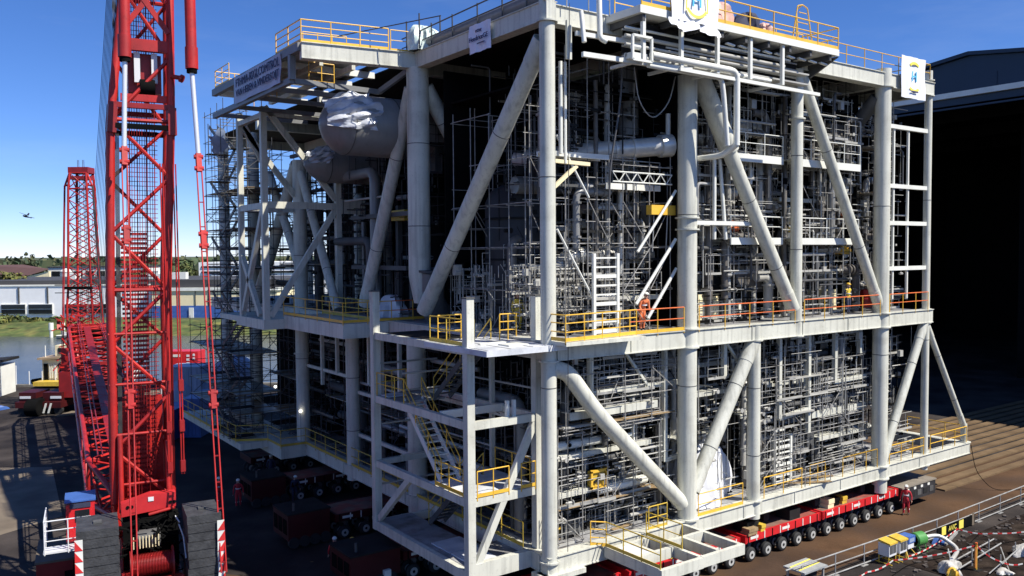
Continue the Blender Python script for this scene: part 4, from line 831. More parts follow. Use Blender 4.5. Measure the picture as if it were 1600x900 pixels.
for i, (x, y, h_, r, lab) in enumerate(((12.5, 4.6, 5.5, .9, 'short dark vertical tank behind the first long brace'), (15.2, 5.2, 8.0, .7, 'slim dark vertical tank behind the slender upper column'), (20.8, 4.8, 6.0, 1.0, 'dark vertical tank between the second brace and the end columns'), (27.6, 5.5, 9, 1.1, 'dark vertical tank behind the ladder way'), (5.6, 19.4, 7.5, 1.8, 'dark vertical tank deep in the shaded side'))):
    t = thing('process_tank', lab, 'tank', (x, y, ZM1), 'vertical tanks inside the module')
    b = MB(); b.lathe([(0, r), (h_-.6, r), (h_-.2, r*.7), (h_, r*.15)], (x, y, ZM1), (0, 0, 1), 20); part('shell', b, DARK if i != 1 else MIDG, t)
    for z in (h_*.3, h_*.65): w_ = MB(); w_.lathe([(-.04, r), (-.04, r+.07), (.04, r+.07), (.04, r)], (x, y, ZM1+z), (0, 0, 1), 20); part('stiffener_ring', w_, MIDG, t)
for i, (x, y, z, s, M, lab) in enumerate(((12.0, 2.4, ZM1, (1.6, 1.2, 1.5), CREAM, 'cream insulated pump skid behind the orange rail'), (14.2, 2.6, ZM1, (1.3, 1.2, 1.2), WHITE, 'white cabinet near the foot of the first long brace'), (19.6, 2.6, ZM1, (2.0, 1.3, 1.6), DARK, 'dark control cabinet behind the orange rail past the slender column'), (22.6, 2.4, ZM1, (1.4, 1.2, 1.4), CREAM, 'cream box beside the second brace foot'), (5.6, 2.0, ZM1, (1.2, 1, .9), MIDG, 'grey pump unit behind the yellow rail'), (17.8, 2.8, ZB1, (1.6, 1.2, 1.6), REDD, 'dark red pump on the lower deck behind the framed ladder'), (26.6, 2.2, ZM1, (1.6, 1.2, 1.3), REDD, 'dark red pump near the end columns on the middle deck'), (2.5, 1.8, ZB1, (1.6, 1.0, .8), MIDG, 'grey pump near the corner on the lower deck'))):
    t = thing('equipment_skid', lab, 'skid', (x, y, z), 'equipment skids inside the module'); w_, d_, h_ = s
    b = MB(); b.box((x-w_/2, y-d_/2, z+.18), (x+w_/2, y+d_/2, z+h_)); part('housing', b, M, t, False)
    b = MB(); b.beam((x-w_/2-.2, y-d_/2, z+.09), (x+w_/2+.2, y-d_/2, z+.09), .12, .18); b.beam((x-w_/2-.2, y+d_/2, z+.09), (x+w_/2+.2, y+d_/2, z+.09), .12, .18); part('base_frame', b, MIDG, t, False)
    for k in range(3): q = x-w_/2+w_*(k+.5)/3; b = MB(); b.box((q-w_/8, y-d_/2-.03, z+.4), (q+w_/8, y-d_/2-.002, z+h_-.2)); part('door_panel', b, M, t, False)
    b = MB(); b.tube((x, y, z+h_), (x, y, z+h_+.35), .14, 10); b.tube((x-.3, y, z+h_+.3), (x+.5, y, z+h_+.3), .1, 8); part('pipe_stub', b, GREYP, t)
def lump(name, label, cat, c, s, M, seed, group=None, n=26, f=.22, drop=0, pz=.8, pr=.55):
    g = random.Random(seed); ph = [g.uniform(0, 6) for _ in range(6)]; b = MB(); x, y, z = c
    def fn(u, v):
        a = u*2*math.pi; e = v*math.pi/2; k = 1+f*math.sin(3*a+ph[0]+2*e)+f*.7*math.sin(5*a+ph[1])*math.cos(e)+f*.5*math.sin(9*a+ph[2]+4*e)+g.uniform(-.02, .02)*(0 < u < 1)
        rr_ = abs(math.cos(e))**pr; zz = abs(math.sin(e))**pz*(1+.18*math.sin(2*a+ph[3])*math.cos(e))
        return (x+s[0]*k*rr_*math.cos(a), y+s[1]*k*rr_*math.sin(a), z+s[2]*zz-drop*(1-zz)*math.sin(4*a+ph[4])*.1)
    b.grid(fn, n, 12); return solo(name, b, M, label, cat, group)
lump('covered_equipment', 'big white tarpaulin covered machine on the lower deck beside the thick column', 'tarpaulin', (11.0, 1.9, ZB1), (1.9, 1.4, 3.2), TARP, 3, f=.2, n=34, pz=1.25, pr=.8)
lump('covered_equipment', 'white tarpaulin covered pump low behind the yellow rail', 'tarpaulin', (13.0, 2.6, ZB1), (.9, .9, 1.5), TARP, 5)
lump('covered_equipment', 'pale wrapped item behind the orange rail of the shaded balcony', 'tarpaulin', (1.3, 16.4, ZM1), (.7, .8, 1.3), TARP, 6)
lump('covered_equipment', 'white wrapped pipe end at the big elbow on the middle deck', 'tarpaulin', (9.9, 2.2, 15.2), (.7, .6, 1.5), TARP, 7, drop=1)
lump('tarp_bundle', 'pinkish tarpaulin bundle behind the top railing', 'tarpaulin', (9.2, -1.0, 26.32), (.9, .6, 1.25), PINKT, 8, 'bundles on the top deck')
lump('tarp_bundle', 'black tarpaulin bundle on the top deck', 'tarpaulin', (11.3, -1.0, 26.32), (.75, .6, 1.1), NAVY, 9, 'bundles on the top deck')
lump('tarp_bundle', 'small reddish tarpaulin bundle next to the black one on the top deck', 'tarpaulin', (12.3, -1.4, 26.32), (.35, .35, .7), PINKT, 10, 'bundles on the top deck')
lump('wrapped_equipment', 'greenish white plastic wrapped equipment on the top deck edge', 'wrapped equipment', (.2, 10.6, ZT1), (.8, .9, 1.35), mat("green_white_wrap", (.55, .66, .62), .3, var=.3, scale=2, bump=.8, bscale=4), 12)
for x, y in ((-.5, 9.8), (.6, 9.6), (-.3, 11.5), (.9, 11.0)): rod('marker_post', (x, y, ZT1), (x, y, ZT1+1.75), .04, DARKT, mod, 6)
t = thing('elbow_vessel', 'shaded rounded vessel at the foot of the long brace on the middle deck', 'vessel', (1.0, 11.3, ZM1))
b = MB(); b.path([(2.4, 12.6, ZM1), (.6, 11.0, ZM1+1.2), (.5, 10.6, ZM1+2.8)], .75, 18, 1.4); part('shell', b, VESS, t)
b = MB(); b.lathe([(0, .85), (.12, .85)], (.5, 10.6, ZM1+2.75), (0, -.1, 1), 18); part('flange', b, MIDG, t)
t = thing('lifting_beam', 'bright yellow hoist beam hung between the corner column and the thick column', 'hoist', (7.4, .7, 17.9))
b = MB(); b.box((6.55, .5, 17.75), (8.15, .85, 18.2)); part('beam', b, YEL, t, False)
for x in (6.9, 7.8): rod('chain', (x, .7, 18.2), (x, .7, 19.8), .03, DARKT, t, 6); rod('chain', (x, .7, 17.75), (x-.1, .7, 16), .03, GALV, t, 6)
for lab, c in (('yellow hoist block in the gloom of the shaded side', (1.4, 15.4, 18.2)), ('small yellow hoist block behind the long brace', (3.4, 8.0, 18.6))):
    t = thing('hoist_block', lab, 'hoist', c, 'chain hoists'); x, y, z = c; b = MB(); b.box((x-.3, y-.8, z-.3), (x+.3, y+.8, z+.3)); part('housing', b, YELD, t, False); rod('chain', (x, y, z+.3), (x, y, z+2), .03, DARKT, t, 6)
for i, (c, M, lab) in enumerate((((24.0, 2.2, 20.9), YELD, 'upper yellow hoist block beside the end column'), ((24.0, 2.2, 18.2), ORG, 'orange hoist block beside the end column'), ((24.2, 2.0, 16.0), YEL, 'lower yellow hoist block beside the end column'), ((14.0, 2.0, 17.3), ORG, 'orange hoist block beside the first long brace'), ((19.4, 2.2, 17.3), YELD, 'mustard hoist block between the slender column and the second brace'))):
    t = thing('hoist_block', lab, 'hoist', c, 'chain hoists'); x, y, z = c; b = MB(); b.box((x-.5, y-.25, z-.22), (x+.5, y+.25, z+.1)); b.tube((x-.3, y, z+.2), (x+.35, y, z+.2), .16, 10); part('housing', b, M, t); rod('chain', (x, y, z+.3), (x, y, z+1.6), .03, GALV, t, 6)
for i, (c, lab) in enumerate((((3.45, .75, 5.7), 'yellow framed valve box with dark cross bars above the lower scaffold'), ((1.3, 1.4, 3.25), 'yellow crate on the lower deck beside the corner column'))):
    t = thing('valve_box', lab, 'box', c); x, y, z = c
    b = MB()
    for q in (-.45, .45): b.beam((x+q, y, z-.4), (x+q, y, z+.4), .1, .1); b.beam((x-.5, y, z+q*.85), (x+.5, y, z+q*.85), .1, .12)
    part('frame', b, YEL, t, False); b = MB(); b.box((x-.42, y+.06, z-.36), (x+.42, y+.3, z+.36)); part('casing', b, YELD, t, False); bar('cross_bar', (x-.3, y-.02, z-.1), (x+.3, y-.02, z+.1), .06, .1, DARK, t)
# hanging cable loops and slings near the corner
for i, (pts, r, lab) in enumerate((([(4.9, 0, 24.8), (5.2, 0, 22.8), (6.2, .1, 22.0), (7.3, .1, 22.9), (7.7, .1, 24.2)], .03, 'looped pale cable hanging beside the upper pipe rack'), ([(4.2, -.1, 24.8), (4.1, 0, 22.5), (3.5, 0, 19.8), (3.4, 0, 17.5)], .05, 'long grey hose hanging beside the corner scaffold'), ([(.55, -.8, 26.2), (.5, -.75, 18), (.45, -.7, 8), (.42, -.7, 3.4)], .018, 'black cable hanging down the corner column'), ([(9.0, .6, 24.6), (8.9, .6, 21)], .02, 'short grey sling by the thick column'))):
    b = MB(); b.path(pts, r, 6, .8); solo('cable', b, DARKT if i != 0 else GALV, lab, 'cable', 'cables hanging in the module')

# ================================================================== SCAFFOLDS
scaffold('scaffold', 'bare tube scaffold rising beside the corner column', [.9, 2.0, 3.3, 4.6, 6.2], [1.3, 2.8], [12.3, 14.4, 16.4, 18.4, 20.4, 22.4, 24.2], seed=2, brace=.22, skip=.25)
scaffold('scaffold', 'tube scaffold with guard tubes in front of the big elbow pipe', [5.0, 6.7, 8.1], [.8, 2.2], [12.3, 14.2, 16.2, 18.3, 20.0], seed=4, brace=.6, skip=.15)
scaffold('scaffold', 'dense tube scaffold in the shade between the brace and the corner column', [.7, 2.0, 3.4], [2.2, 3.8, 5.4, 7.0, 8.6], [12.3, 14.2, 16.2, 18.2, 20.2, 22.5], seed=6, brace=.3, skip=.2)
scaffold('scaffold', 'low scaffold behind the white pipes near the lower corner', [.9, 2.3, 3.8, 5.4, 7.2], [.55, 1.9], [3.2, 4.6, 6.2, 8.0], seed=8, brace=.4, boards=(1,), skip=.1)
scaffold('scaffold', 'hanging scaffold below the middle girder beside the thick column', [1.2, 3.0, 4.7, 6.4, 8.0], [.35, 1.7], [8.2, 9.4, 10.6], seed=9, brace=.25, boards=(0,), skip=.15)
scaffold('scaffold', 'scaffold between the slender column and the second brace', [18.0, 19.8, 21.6, 23.4], [1.0, 2.4], [12.3, 14.3, 16.3, 18.3, 20.5, 22.4], seed=12, brace=.4, skip=.1)
scaffold('scaffold', 'scaffold between the thick column and the slender column', [9.6, 11.2, 13.0, 14.8], [1.0, 2.4], [12.3, 14.0, 15.8, 17.6, 19.4, 21.2], seed=13, brace=.4, skip=.1)
scaffold('scaffold', 'scaffold around the lower bay under the second long brace', [14.3, 16.0, 18.2, 20.2, 22.2, 24.2], [.6, 2.0], [3.2, 4.8, 6.4, 8.2, 9.8], seed=14, brace=.4, skip=.05)
scaffold('scaffold', 'narrow scaffold behind the ladder way between the end columns', [25.8, 26.7, 27.5], [1.0, 2.4, 4], [12.3, 13.7, 15.1, 16.5, 18, 19.4, 20.8, 22.2, 23.8], seed=15, brace=.3, boards=(1, 3, 5, 7))
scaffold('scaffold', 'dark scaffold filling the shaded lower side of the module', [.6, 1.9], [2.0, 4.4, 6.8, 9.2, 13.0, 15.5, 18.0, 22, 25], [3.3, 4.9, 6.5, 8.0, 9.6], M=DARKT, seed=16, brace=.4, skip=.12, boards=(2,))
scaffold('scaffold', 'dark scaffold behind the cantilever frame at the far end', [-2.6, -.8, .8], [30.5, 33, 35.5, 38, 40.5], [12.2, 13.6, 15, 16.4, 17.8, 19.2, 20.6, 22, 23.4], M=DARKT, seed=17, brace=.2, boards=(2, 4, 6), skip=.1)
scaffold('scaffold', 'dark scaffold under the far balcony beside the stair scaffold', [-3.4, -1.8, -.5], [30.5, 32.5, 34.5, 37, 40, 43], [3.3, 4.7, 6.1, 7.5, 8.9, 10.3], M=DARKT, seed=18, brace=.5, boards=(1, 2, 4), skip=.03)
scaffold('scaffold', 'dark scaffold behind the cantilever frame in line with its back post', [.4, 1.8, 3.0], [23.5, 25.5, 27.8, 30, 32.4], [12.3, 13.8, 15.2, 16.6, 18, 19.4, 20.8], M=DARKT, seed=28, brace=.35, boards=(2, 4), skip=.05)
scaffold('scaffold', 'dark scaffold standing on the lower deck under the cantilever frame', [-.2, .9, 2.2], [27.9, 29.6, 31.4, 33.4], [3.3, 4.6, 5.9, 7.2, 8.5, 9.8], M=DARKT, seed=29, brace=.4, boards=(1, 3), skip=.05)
# stair scaffold at the far corner
xs = [-4.0, -2.4]; ys = [31.0, 32.4, 33.9, 35.4]
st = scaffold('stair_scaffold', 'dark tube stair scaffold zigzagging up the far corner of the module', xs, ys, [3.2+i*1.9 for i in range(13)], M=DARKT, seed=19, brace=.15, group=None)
for i in range(11):
    z = 3.3+i*2.0; a, c = (31.2, 35.0) if i % 2 == 0 else (35.0, 31.2); x = -3.5 if i % 2 == 0 else -2.9
    stair(st, (x, a, z), (x, c, z+2.0), (1, 0, 0), .6, DARKT, DARKT, .22, rails=False)
    for y in (30.9, 35.1): bar('landing', (-4.0, y, z+.02), (-2.4, y, z+.02), .9, .06, DARK, st)
st2 = thing('tied_sheet', 'blue sheet tied on the far corner scaffold under the overhang', 'sheet', (-4.6, 30, 23.5))
b = MB(); g = random.Random(4); b.grid(lambda u, v: (-4.7+.35*math.sin(u*9+v*3)+.2*math.sin(v*7+u*4)+g.uniform(-.06, .06), 28.9+u*2.0-.5*v*u, 22.9+v*(1.3+.3*math.sin(u*6))+g.uniform(-.06, .06)), 10, 6); part('sheet', b, BLUEL, st2)
for y in (28.8, 31.6): rod('tie_tube', (-4.85, y, 22.2), (-4.85, y, 25.0), .035, DARKT, st2, 6)

# ================================================================== BANNERS
def banner(label, p00, ux, uy, w, h, M, seed, marks=(), sag=.04, drape=0, group='banners hung on the module'):
    """p00 lower corner; cloth spans ux*w, uy*h"""
    g = random.Random(seed); ux = Vector(ux).normalized(); uy = Vector(uy).normalized(); nz = ux.cross(uy); p00 = Vector(p00)
    t = thing('banner', label, 'banner', tuple(p00), group)
    def pt(u, v, off=0): return p00+ux*w*u+uy*h*v+nz*(sag*math.sin(u*11+seed)*math.sin(v*6+1)+.02*math.sin(u*23)+off)
    b = MB(); b.grid(lambda u, v: tuple(pt(u, v)), 24, 12); b.grid(lambda u, v: tuple(pt(u, v, -.012)), 24, 12); part('cloth', b, M, t)
    for kind, val, size, (u, v), ink in marks:
        e = MB()
        if kind == 'text': put_text(e, val, size, pt(u, v, .05+sag), ux, uy)
        elif kind == 'arc':
            r, a0, a1, th = val; n = 18
            for i in range(n):
                q = [R(a0+(a1-a0)*k/n) for k in (i, i+1)]; c = pt(u, v, .05+sag)
                e.prism([c+ux*rad*math.cos(a)+uy*rad*math.sin(a) for a, rad in ((q[0], r), (q[1], r), (q[1], r-th), (q[0], r-th))], nz*.012)
        elif kind == 'rect':
            c = pt(u, v, .05+sag); x_, y_ = val; e.prism([c-ux*x_/2-uy*y_/2, c+ux*x_/2-uy*y_/2, c+ux*x_/2+uy*y_/2, c-ux*x_/2+uy*y_/2], nz*.012)
        part('lettering' if kind == 'text' else 'emblem', e, ink, t, False)
    return t, pt
banner('long blue grey banner with two rows of lettering on the overhang', (-6.12, 21.7, 24.75), (0, -1, 0), (0, 0, 1), 7.5, 1.5, BANG, 3,
       [('text', 'FTHMA-RSGLCOMTROL', .66, (.53, .72), INK), ('text', 'VAN HEBEN & VINDERSOIJT', .56, (.54, .33), INK)])
banner('small white banner with dark lettering on the shaded top girder', (-.42, 5.3, 25.15), (0, -1, 0), (0, 0, 1), 1.75, 1.28, mat("banner_lilac_white", (.80, .82, .95), .6, var=.05, scale=1.5), 5,
       [('text', 'etter', .26, (.56, .72), INK), ('text', 'HendricxGE', .31, (.52, .47), INK), ('rect', (.62, .05), 0, (.64, .27), INK)])
t, pt = banner('big white banner with blue H in a yellow ring on the top overhang', (4.95, -2.28, 25.95), (1, 0, 0), (0, 0, 1), 3.0, 1.75, BANW, 7,
       [('text', 'H', .95, (.5, .55), INKB), ('arc', (.78, 215, 325, .13), 0, (.5, .55), INKY), ('arc', (.78, 35, 145, .1), 0, (.5, .55), INKY), ('rect', (.07, .8), 0, (.27, .5), INKY), ('rect', (.07, .8), 0, (.73, .5), INKY)])
b = MB(); g = random.Random(3)
def skirt(u, v): return (4.75+3.2*u, -2.3-.10*math.sin(u*17)-.18*v+.06*math.sin(u*40+v*3), 25.97-v*(.32+.2*abs(math.sin(u*5.2+.3))**1.4))
b.grid(skirt, 40, 6); part('hem', b, BANW, t)
banner('square white banner with blue H at the far end of the top rail', (26.1, -.5, 25.05), (1, 0, 0), (0, 0, 1), 2.7, 2.45, BANW, 9,
       [('text', 'H', .85, (.5, .52), INKB), ('arc', (.9, 55, 125, .16), 0, (.5, .52), INKY), ('arc', (.9, 235, 305, .16), 0, (.5, .52), INKY), ('rect', (.75, .09), 0, (.48, .16), INK)])

# ================================================================== LATTICE BOOMS AND CRANES
def lattice(parent, stations, ux, uy, M=RED, rc=.11, rb=.045, seg=1.9, xbrace=False, lacing=True):
    """stations: (centre, width along ux, depth along uy); four chords, lacing on the four sides"""
    ux = Vector(ux); uy = Vector(uy)
    def cor(c, w, d): c = Vector(c); return [c-ux*w/2-uy*d/2, c+ux*w/2-uy*d/2, c+ux*w/2+uy*d/2, c-ux*w/2+uy*d/2]
    st_ = [cor(*s) for s in stations]
    for k in range(4):
        b = MB()
        for a, c in zip(st_, st_[1:]): b.tube(a[k], c[k], rc, 10)
        part('chord', b, M, parent)
    flip = 0
    for a, c in zip(st_, st_[1:]):
        L = (a[0]-c[0]).length; n = max(1, round(L/seg))
        for i in range(n):
            q = [a[k].lerp(c[k], i/n) for k in range(4)]; q2 = [a[k].lerp(c[k], (i+1)/n) for k in range(4)]
            for k in range(4):
                j = (k+1) % 4; x, y = (q[k], q2[j]) if flip % 2 == 0 else (q[j], q2[k])
                if lacing: rod('lacing', x, y, rb, M, parent, 6)
                if xbrace and k in (0, 2): x, y = (q[k], q2[j]) if flip % 2 else (q[j], q2[k]); rod('lacing', x, y, rb, M, parent, 6)
            flip += 1
        for k in range(4): rod('cross_tie', c[k], c[(k+1) % 4], rb*1.1, M, parent, 6)
    return st_
CR = Vector((.988, -.153, 0)); CF = Vector((.153, .988, 0)); CO = Vector((-13.5, 12.6, 0)); ZV = Vector((0, 0, 1))
def K(l, f, z): return CO+CR*l+CF*f+ZV*z
def kbox(b, l0, l1, f0, f1, z0, z1):
    return b.prism([K(l0, f0, z0), K(l1, f0, z0), K(l1, f1, z0), K(l0, f1, z0)], (0, 0, z1-z0))
cr = thing('crawler_crane', 'tall red lattice boom crane with black counterweight stacks close by', 'crane', tuple(K(0, 0, 0)), 'red cranes')
# main mast
mast_st = [(K(.0, 0, 3.6), 2.1, 1.2), (K(.0, 0, 5.2), 2.3, 2.0), (K(.04, .1, 14.5), 2.28, 2.1), (K(.3, .25, 21.9), 2.42, 2.1), (K(.66, .4, 27.6), 1.9, 1.8), (K(.9, .6, 36.5), 1.8, 1.8), (K(1.0, .8, 43), 1.8, 1.8)]
lattice(cr, mast_st, CR, CF, RED, .175, .085, 2.5)
for z, l in ((21.6, .27), (22.5, .3)):
    for f in (-1.2, 1.3): bar('connection_frame', K(l-1.25, f+.2, z), K(l+1.3, f+.2, z), .16, .22, BLACK if z < 22 else REDD, cr)
for s in (-1, 1): bar('joint_plate', K(.3+s*1.22, -.9, 21.3), K(.34+s*1.17, -.9, 22.5), .36, .4, REDD, cr)
# box head section with sheave block
b = MB(); b.beam(K(-.5, -.6, 25.2), K(1.5, -.6, 25.2), .3, .5); b.beam(K(-.5, -.6, 22.9), K(1.4, -.6, 22.9), .25, .3); part('head_beam', b, RED, cr, False)
b = MB(); kbox(b, -.15, 1.2, -.2, .9, 23.2, 24.9); part('sheave_box', b, REDD, cr, False)
for l in (.2, .9): b = MB(); kbox(b, l-.12, l+.12, -.55, -.35, 23.6, 24.9); part('sheave_cheek', b, LAMP, cr, False)
b = MB(); b.tube(K(.3, -.5, 23.4), K(.9, -.5, 23.4), .35, 14); part('sheave', b, BLACK, cr)
# diagonal head lacing
for z in (25.8, 29, 32, 35, 38): b = MB(); b.beam(K(-.35, -.7, z), K(1.5, -.7, z+2.6), .14, .22); b.beam(K(1.5, -.72, z), K(-.35, -.72, z+2.6), .14, .22); part('head_brace', b, RED, cr, False)
# access ladder with many rungs and the rope reeving running up inside the mast
b = MB()
for l in (-.42, -.1, .28, .62): b.tube(K(l, .35, 5), K(l+.6, .75, 40), .022, 6)
o = part('access_ladder', b, REDD, cr)
for i in range(150): z = 5.2+i*.205; t = (z-5)/35; rod('rung', K(-.5+.6*t, .35+.4*t, z), K(.75+.6*t, .35+.4*t, z), .016, REDD, o, 5)
for i in range(11): l = -.62+i*.115; rod('hoist_rope', K(l, -.25, 4.6), K(l*.8+.6, .1, 40), .015, REDD, cr, 5)
for i in range(5): l = .05+i*.09; rod('hoist_rope', K(-.95+i*.03, -.6, 5.5), K(-.55+i*.05, -.4, 40), .018, DARKT, cr, 5)
# plated foot section
for s in (-1, 1): b = MB(); b.prism([K(s*1.2, -1.0, 4.6), K(s*1.2, 1.0, 4.6), K(s*1.25, 1.0, 9.5), K(s*1.25, -1.0, 7.4)], tuple(CR*.08)); part('foot_plate', b, REDD, cr, False)
b = MB(); kbox(b, -.75, .95, .5, .56, 4.7, 9.6); part('guard_plate', b, RED, cr, False)
for i in range(58): z = 5.0+i*.21; bar('step_slat', K(-.62, .28, z), K(.45, .28, z), .05, .11, RED if i % 5 else REDD, cr)
for z in (6.0, 8.2, 10.4, 12.6): rod('cross_tie', K(-1.25, -1.05, z), K(1.25, -1.05, z), .06, RED, cr, 8)
# pendant cylinders, chrome rods and pendant bars
for top, mid, rod_end, bot, s in ((K(-.1, -1.4, 40), K(-.33, -1.75, 24.4), K(-.45, -1.9, 20.6), K(-.6, -5.4, 3.0), -1), (K(2.25, -1.7, 40), K(2.3, -2.0, 24.1), K(2.45, -2.3, 20.4), K(2.72, -5.5, 3.0), 1)):
    b = MB(); b.tube(top, mid, .23, 16); b.tube(Vector(mid)+ZV*.9, Vector(mid)-ZV*.02, .27, 16); o = part('pendant_cylinder', b, RED, cr)
    q = MB(); q.tube(Vector(mid)-ZV*.01, Vector(mid)-ZV*.2, .22, 16); part('gland', q, BLACK, o)
    q = MB(); q.tube(Vector(mid)-ZV*.1, rod_end, .10, 14); part('rod', q, CHROME, o)
    d = (Vector(bot)-Vector(rod_end)).normalized()
    for h in (0, 3.4, 10.2): q = MB(); p = Vector(rod_end)+d*h; q.beam(p, p+d*.8, .22, .18); q.tube(p+d*.15-CR*.19, p+d*.15+CR*.19, .1, 10); q.tube(p+d*.66-CR*.19, p+d*.66+CR*.19, .1, 10); part('link_block', q, RED, cr, False)
    for e in (-.10, .10): bar('pendant_bar', Vector(rod_end)+CR*e, Vector(bot)+CR*e, .045, .08, RED, cr)
    for h in range(2, 17): p = Vector(rod_end)+d*h*1.08; bar('spacer', p-CR*.1, p+CR*.1, .05, .05, REDD, cr)
b = MB(); b.tube(K(1.55, -.9, 23.9), K(2.0, -1.2, 23.8), .1, 10); b.tube(K(1.9, -1.2, 23.8), K(2.0, -1.25, 23.75), .18, 10); part('side_bracket', b, RED, cr)
for l in (1.15, .62): 
    b = MB(); b.tube(K(l+.4, -1.5, 6.3), K(l+.35, -1.4, 20), .03, 6); b.tube(K(l+.5, -1.5, 6.3), K(l+.45, -1.4, 20), .03, 6); part('inner_pendant', b, RED, cr)
    for z in (6.4, 8.2, 10): b = MB(); b.beam(K(l+.45, -1.5, z), K(l+.45, -1.5, z+.5), .2, .16); part('link_block', b, REDD, cr, False)
for l, z0, z1 in ((-.9, 4.9, 8.2), (1.0, 4.9, 7.8)): b = MB(); b.tube(K(l, -1.5, z0), K(l, -1.2, z1), .11, 12); part('backstop', b, RED, cr)
# superstructure
b = MB(); b.prism([K(-.95, -2.4, 4.95), K(1.2, -2.4, 5.15), K(1.2, -2.4, 5.75), K(.2, -2.4, 5.8), K(-.95, -2.4, 5.5)], tuple(CF*.5)); o = part('rear_crossbeam', b, mat("brighter_red_paint", (.52, .025, .028), .45, var=.1, scale=2, dirt=.15), cr, False)  # slightly brighter red than the rest of the crane
for l in (-.7, .98): q = MB(); q.tube(K(l, -2.43, 5.35), K(l, -2.38, 5.35), .07, 10); q.tube(K(l+.16, -2.43, 5.35), K(l+.16, -2.38, 5.35), .07, 10); part('pin_hole', q, BLACK, o)
q = MB(); kbox(q, .1, .32, -2.43, -2.41, 5.5, 5.68); part('data_plate', q, LAMP, o, False)
b = MB(); b.tube(K(.1, -2.6, 4.98), K(1.1, -2.6, 5.15), .07, 10); part('crossbeam_pipe', b, RED, cr)
b = MB(); kbox(b, -1.0, 1.3, -3.6, 2.4, 1.6, 2.6); kbox(b, -.95, 1.15, -2.2, 1.5, 2.6, 3.6); part('upper_frame', b, REDD, cr, False)
b = MB(); b.lathe([(0, .62), (.06, .62), (.06, .42), (1.6, .42), (1.6, .62), (1.66, .62)], K(-.72, -3.9, 3.3), CR, 22); o = part('winch_drum', b, REDD, cr)
for i in range(26): q = MB(); q.lathe([(-.02, .43), (0, .47), (.02, .43)], K(-.62+i*.057, -3.9, 3.3), CR, 14); part('rope_turn', q, REDD, o)
b = MB(); b.beam(K(-.6, -4.5, 2.7), K(.8, -4.5, 2.8), .1, .14); b.beam(K(.5, -4.3, 2.6), K(1.3, -4.4, 2.7), .14, .2); part('front_rail', b, RED, cr, False)
b = MB(); b.tube(K(-.4, -3.0, 4.1), K(.5, -3.0, 4.1), .38, 16); part('cooler', b, MIDG, cr)
for i in range(9): rod('cooler_fin', K(-.55+i*.12, -3.45, 3.85), K(-.55+i*.12, -3.45, 4.35), .022, CREAM, cr, 6)
g = random.Random(6); b = MB()
for i in range(150):
    p = K(g.uniform(-.95, 1.35), g.uniform(-3.6, -2.2), g.uniform(2.6, 4.95)); q = Vector((g.uniform(-.5, .5), g.uniform(-.3, .3), g.uniform(-.5, .3))); b.tube(p, p+q, g.choice((.02, .03, .05)), 5)
part('hydraulic_hoses', b, BLACK, cr, False, kind='stuff')
b = MB(); kbox(b, -.9, 1.3, -2.2, -1.9, 2.6, 4.9); part('machinery_cover', b, BLACK, cr, False)
b = MB(); b.path([K(1.2, -3.6, 4.7), K(1.35, -3.8, 4.2), K(1.4, -4.2, 3.4)], .03, 6); b.path([K(1.1, -3.2, 4.95), K(1.25, -3.4, 4.7)], .03, 6); part('hydraulic_hose', b, LAMP, cr)
for s, l0, l1 in ((-1, -2.62, -1.1), (1, 1.38, 2.72)):
    zt = 5.42
    for i in range(12):
        z = zt-.36*(i+1); b = MB(); kbox(b, l0+.02*(i % 3), l1-.02*((i+1) % 3), -5.2-.02*(i % 2), -3.1, z+.012, z+.35); part('counterweight_slab', b, CWT, cr, False)
    b = MB(); kbox(b, (l0+l1)/2-.15, (l0+l1)/2+.15, -4.4, -4.1, zt, zt+.07); part('lifting_lug', b, MIDG, cr, False)
    lx = l0-.05 if s < 0 else l1-.2; b = MB(); kbox(b, lx, lx+.28, -5.32, -5.28, 1.6, 5.12); o = part('chevron_board', b, WHITE, cr, False)
    for i in range(8):
        z = 1.7+i*.43; q = MB(); q.prism([K(lx, -5.335, z), K(lx+.28, -5.335, z), K(lx, -5.335, z+.4)] if s < 0 else [K(lx+.28, -5.335, z), K(lx+.28, -5.335, z+.4), K(lx, -5.335, z)], tuple(CF*.01)); part('chevron', q, REDW, o, False)
# operator cab with side platform
b = MB(); b.prism([K(-3.05, -.9, 3.75), K(-1.95, -.9, 3.75), K(-1.95, -.9, 5.45), K(-3.05, -.9, 5.35)], tuple(CF*1.5)); o = part('operator_cab', b, REDT, cr, False)
q = MB(); kbox(q, -2.7, -2.15, -.93, -.9, 4.6, 5.1); part('window', q, GLASSD, o, False)
q = MB(); kbox(q, -3.1, -1.9, -.95, .65, 5.46, 5.52); part('roof', q, BLUE, o, False); q = MB(); kbox(q, -2.9, -2.1, -.94, -.91, 5.2, 5.4); part('sun_visor', q, NAVY, o, False)
q = MB(); kbox(q, -2.95, -2.05, -.94, -.905, 3.9, 4.4); part('door_panel', q, REDT, o, False)
b = MB(); kbox(b, -3.9, -2.0, -1.7, -.95, 3.62, 3.7); part('cab_platform', b, LAMP, cr, False)
railing(cr, [K(-2.1, -1.7, 3.7), K(-3.85, -1.7, 3.7), K(-3.85, .5, 3.7)], h=1.3, M=LAMP, sp=.9, toe=False, mids=2)
# undercarriage
b = MB(); kbox(b, -1.4, 1.4, -2.6, 3.0, .9, 1.6); part('carbody', b, REDD, cr, False)
for s in (-1, 1):
    b = MB(); n = 14; prof = [(4.2*(1 if math.cos(a) > 0 else -1)+.75*math.cos(a), .78+.75*math.sin(a)) for a in [2*math.pi*i/28+.01 for i in range(28)]]
    b.prism([K(s*2.7-.55, f, z) for f, z in prof], tuple(CR*1.1)); part('crawler_track', b, BLACK, cr, False)

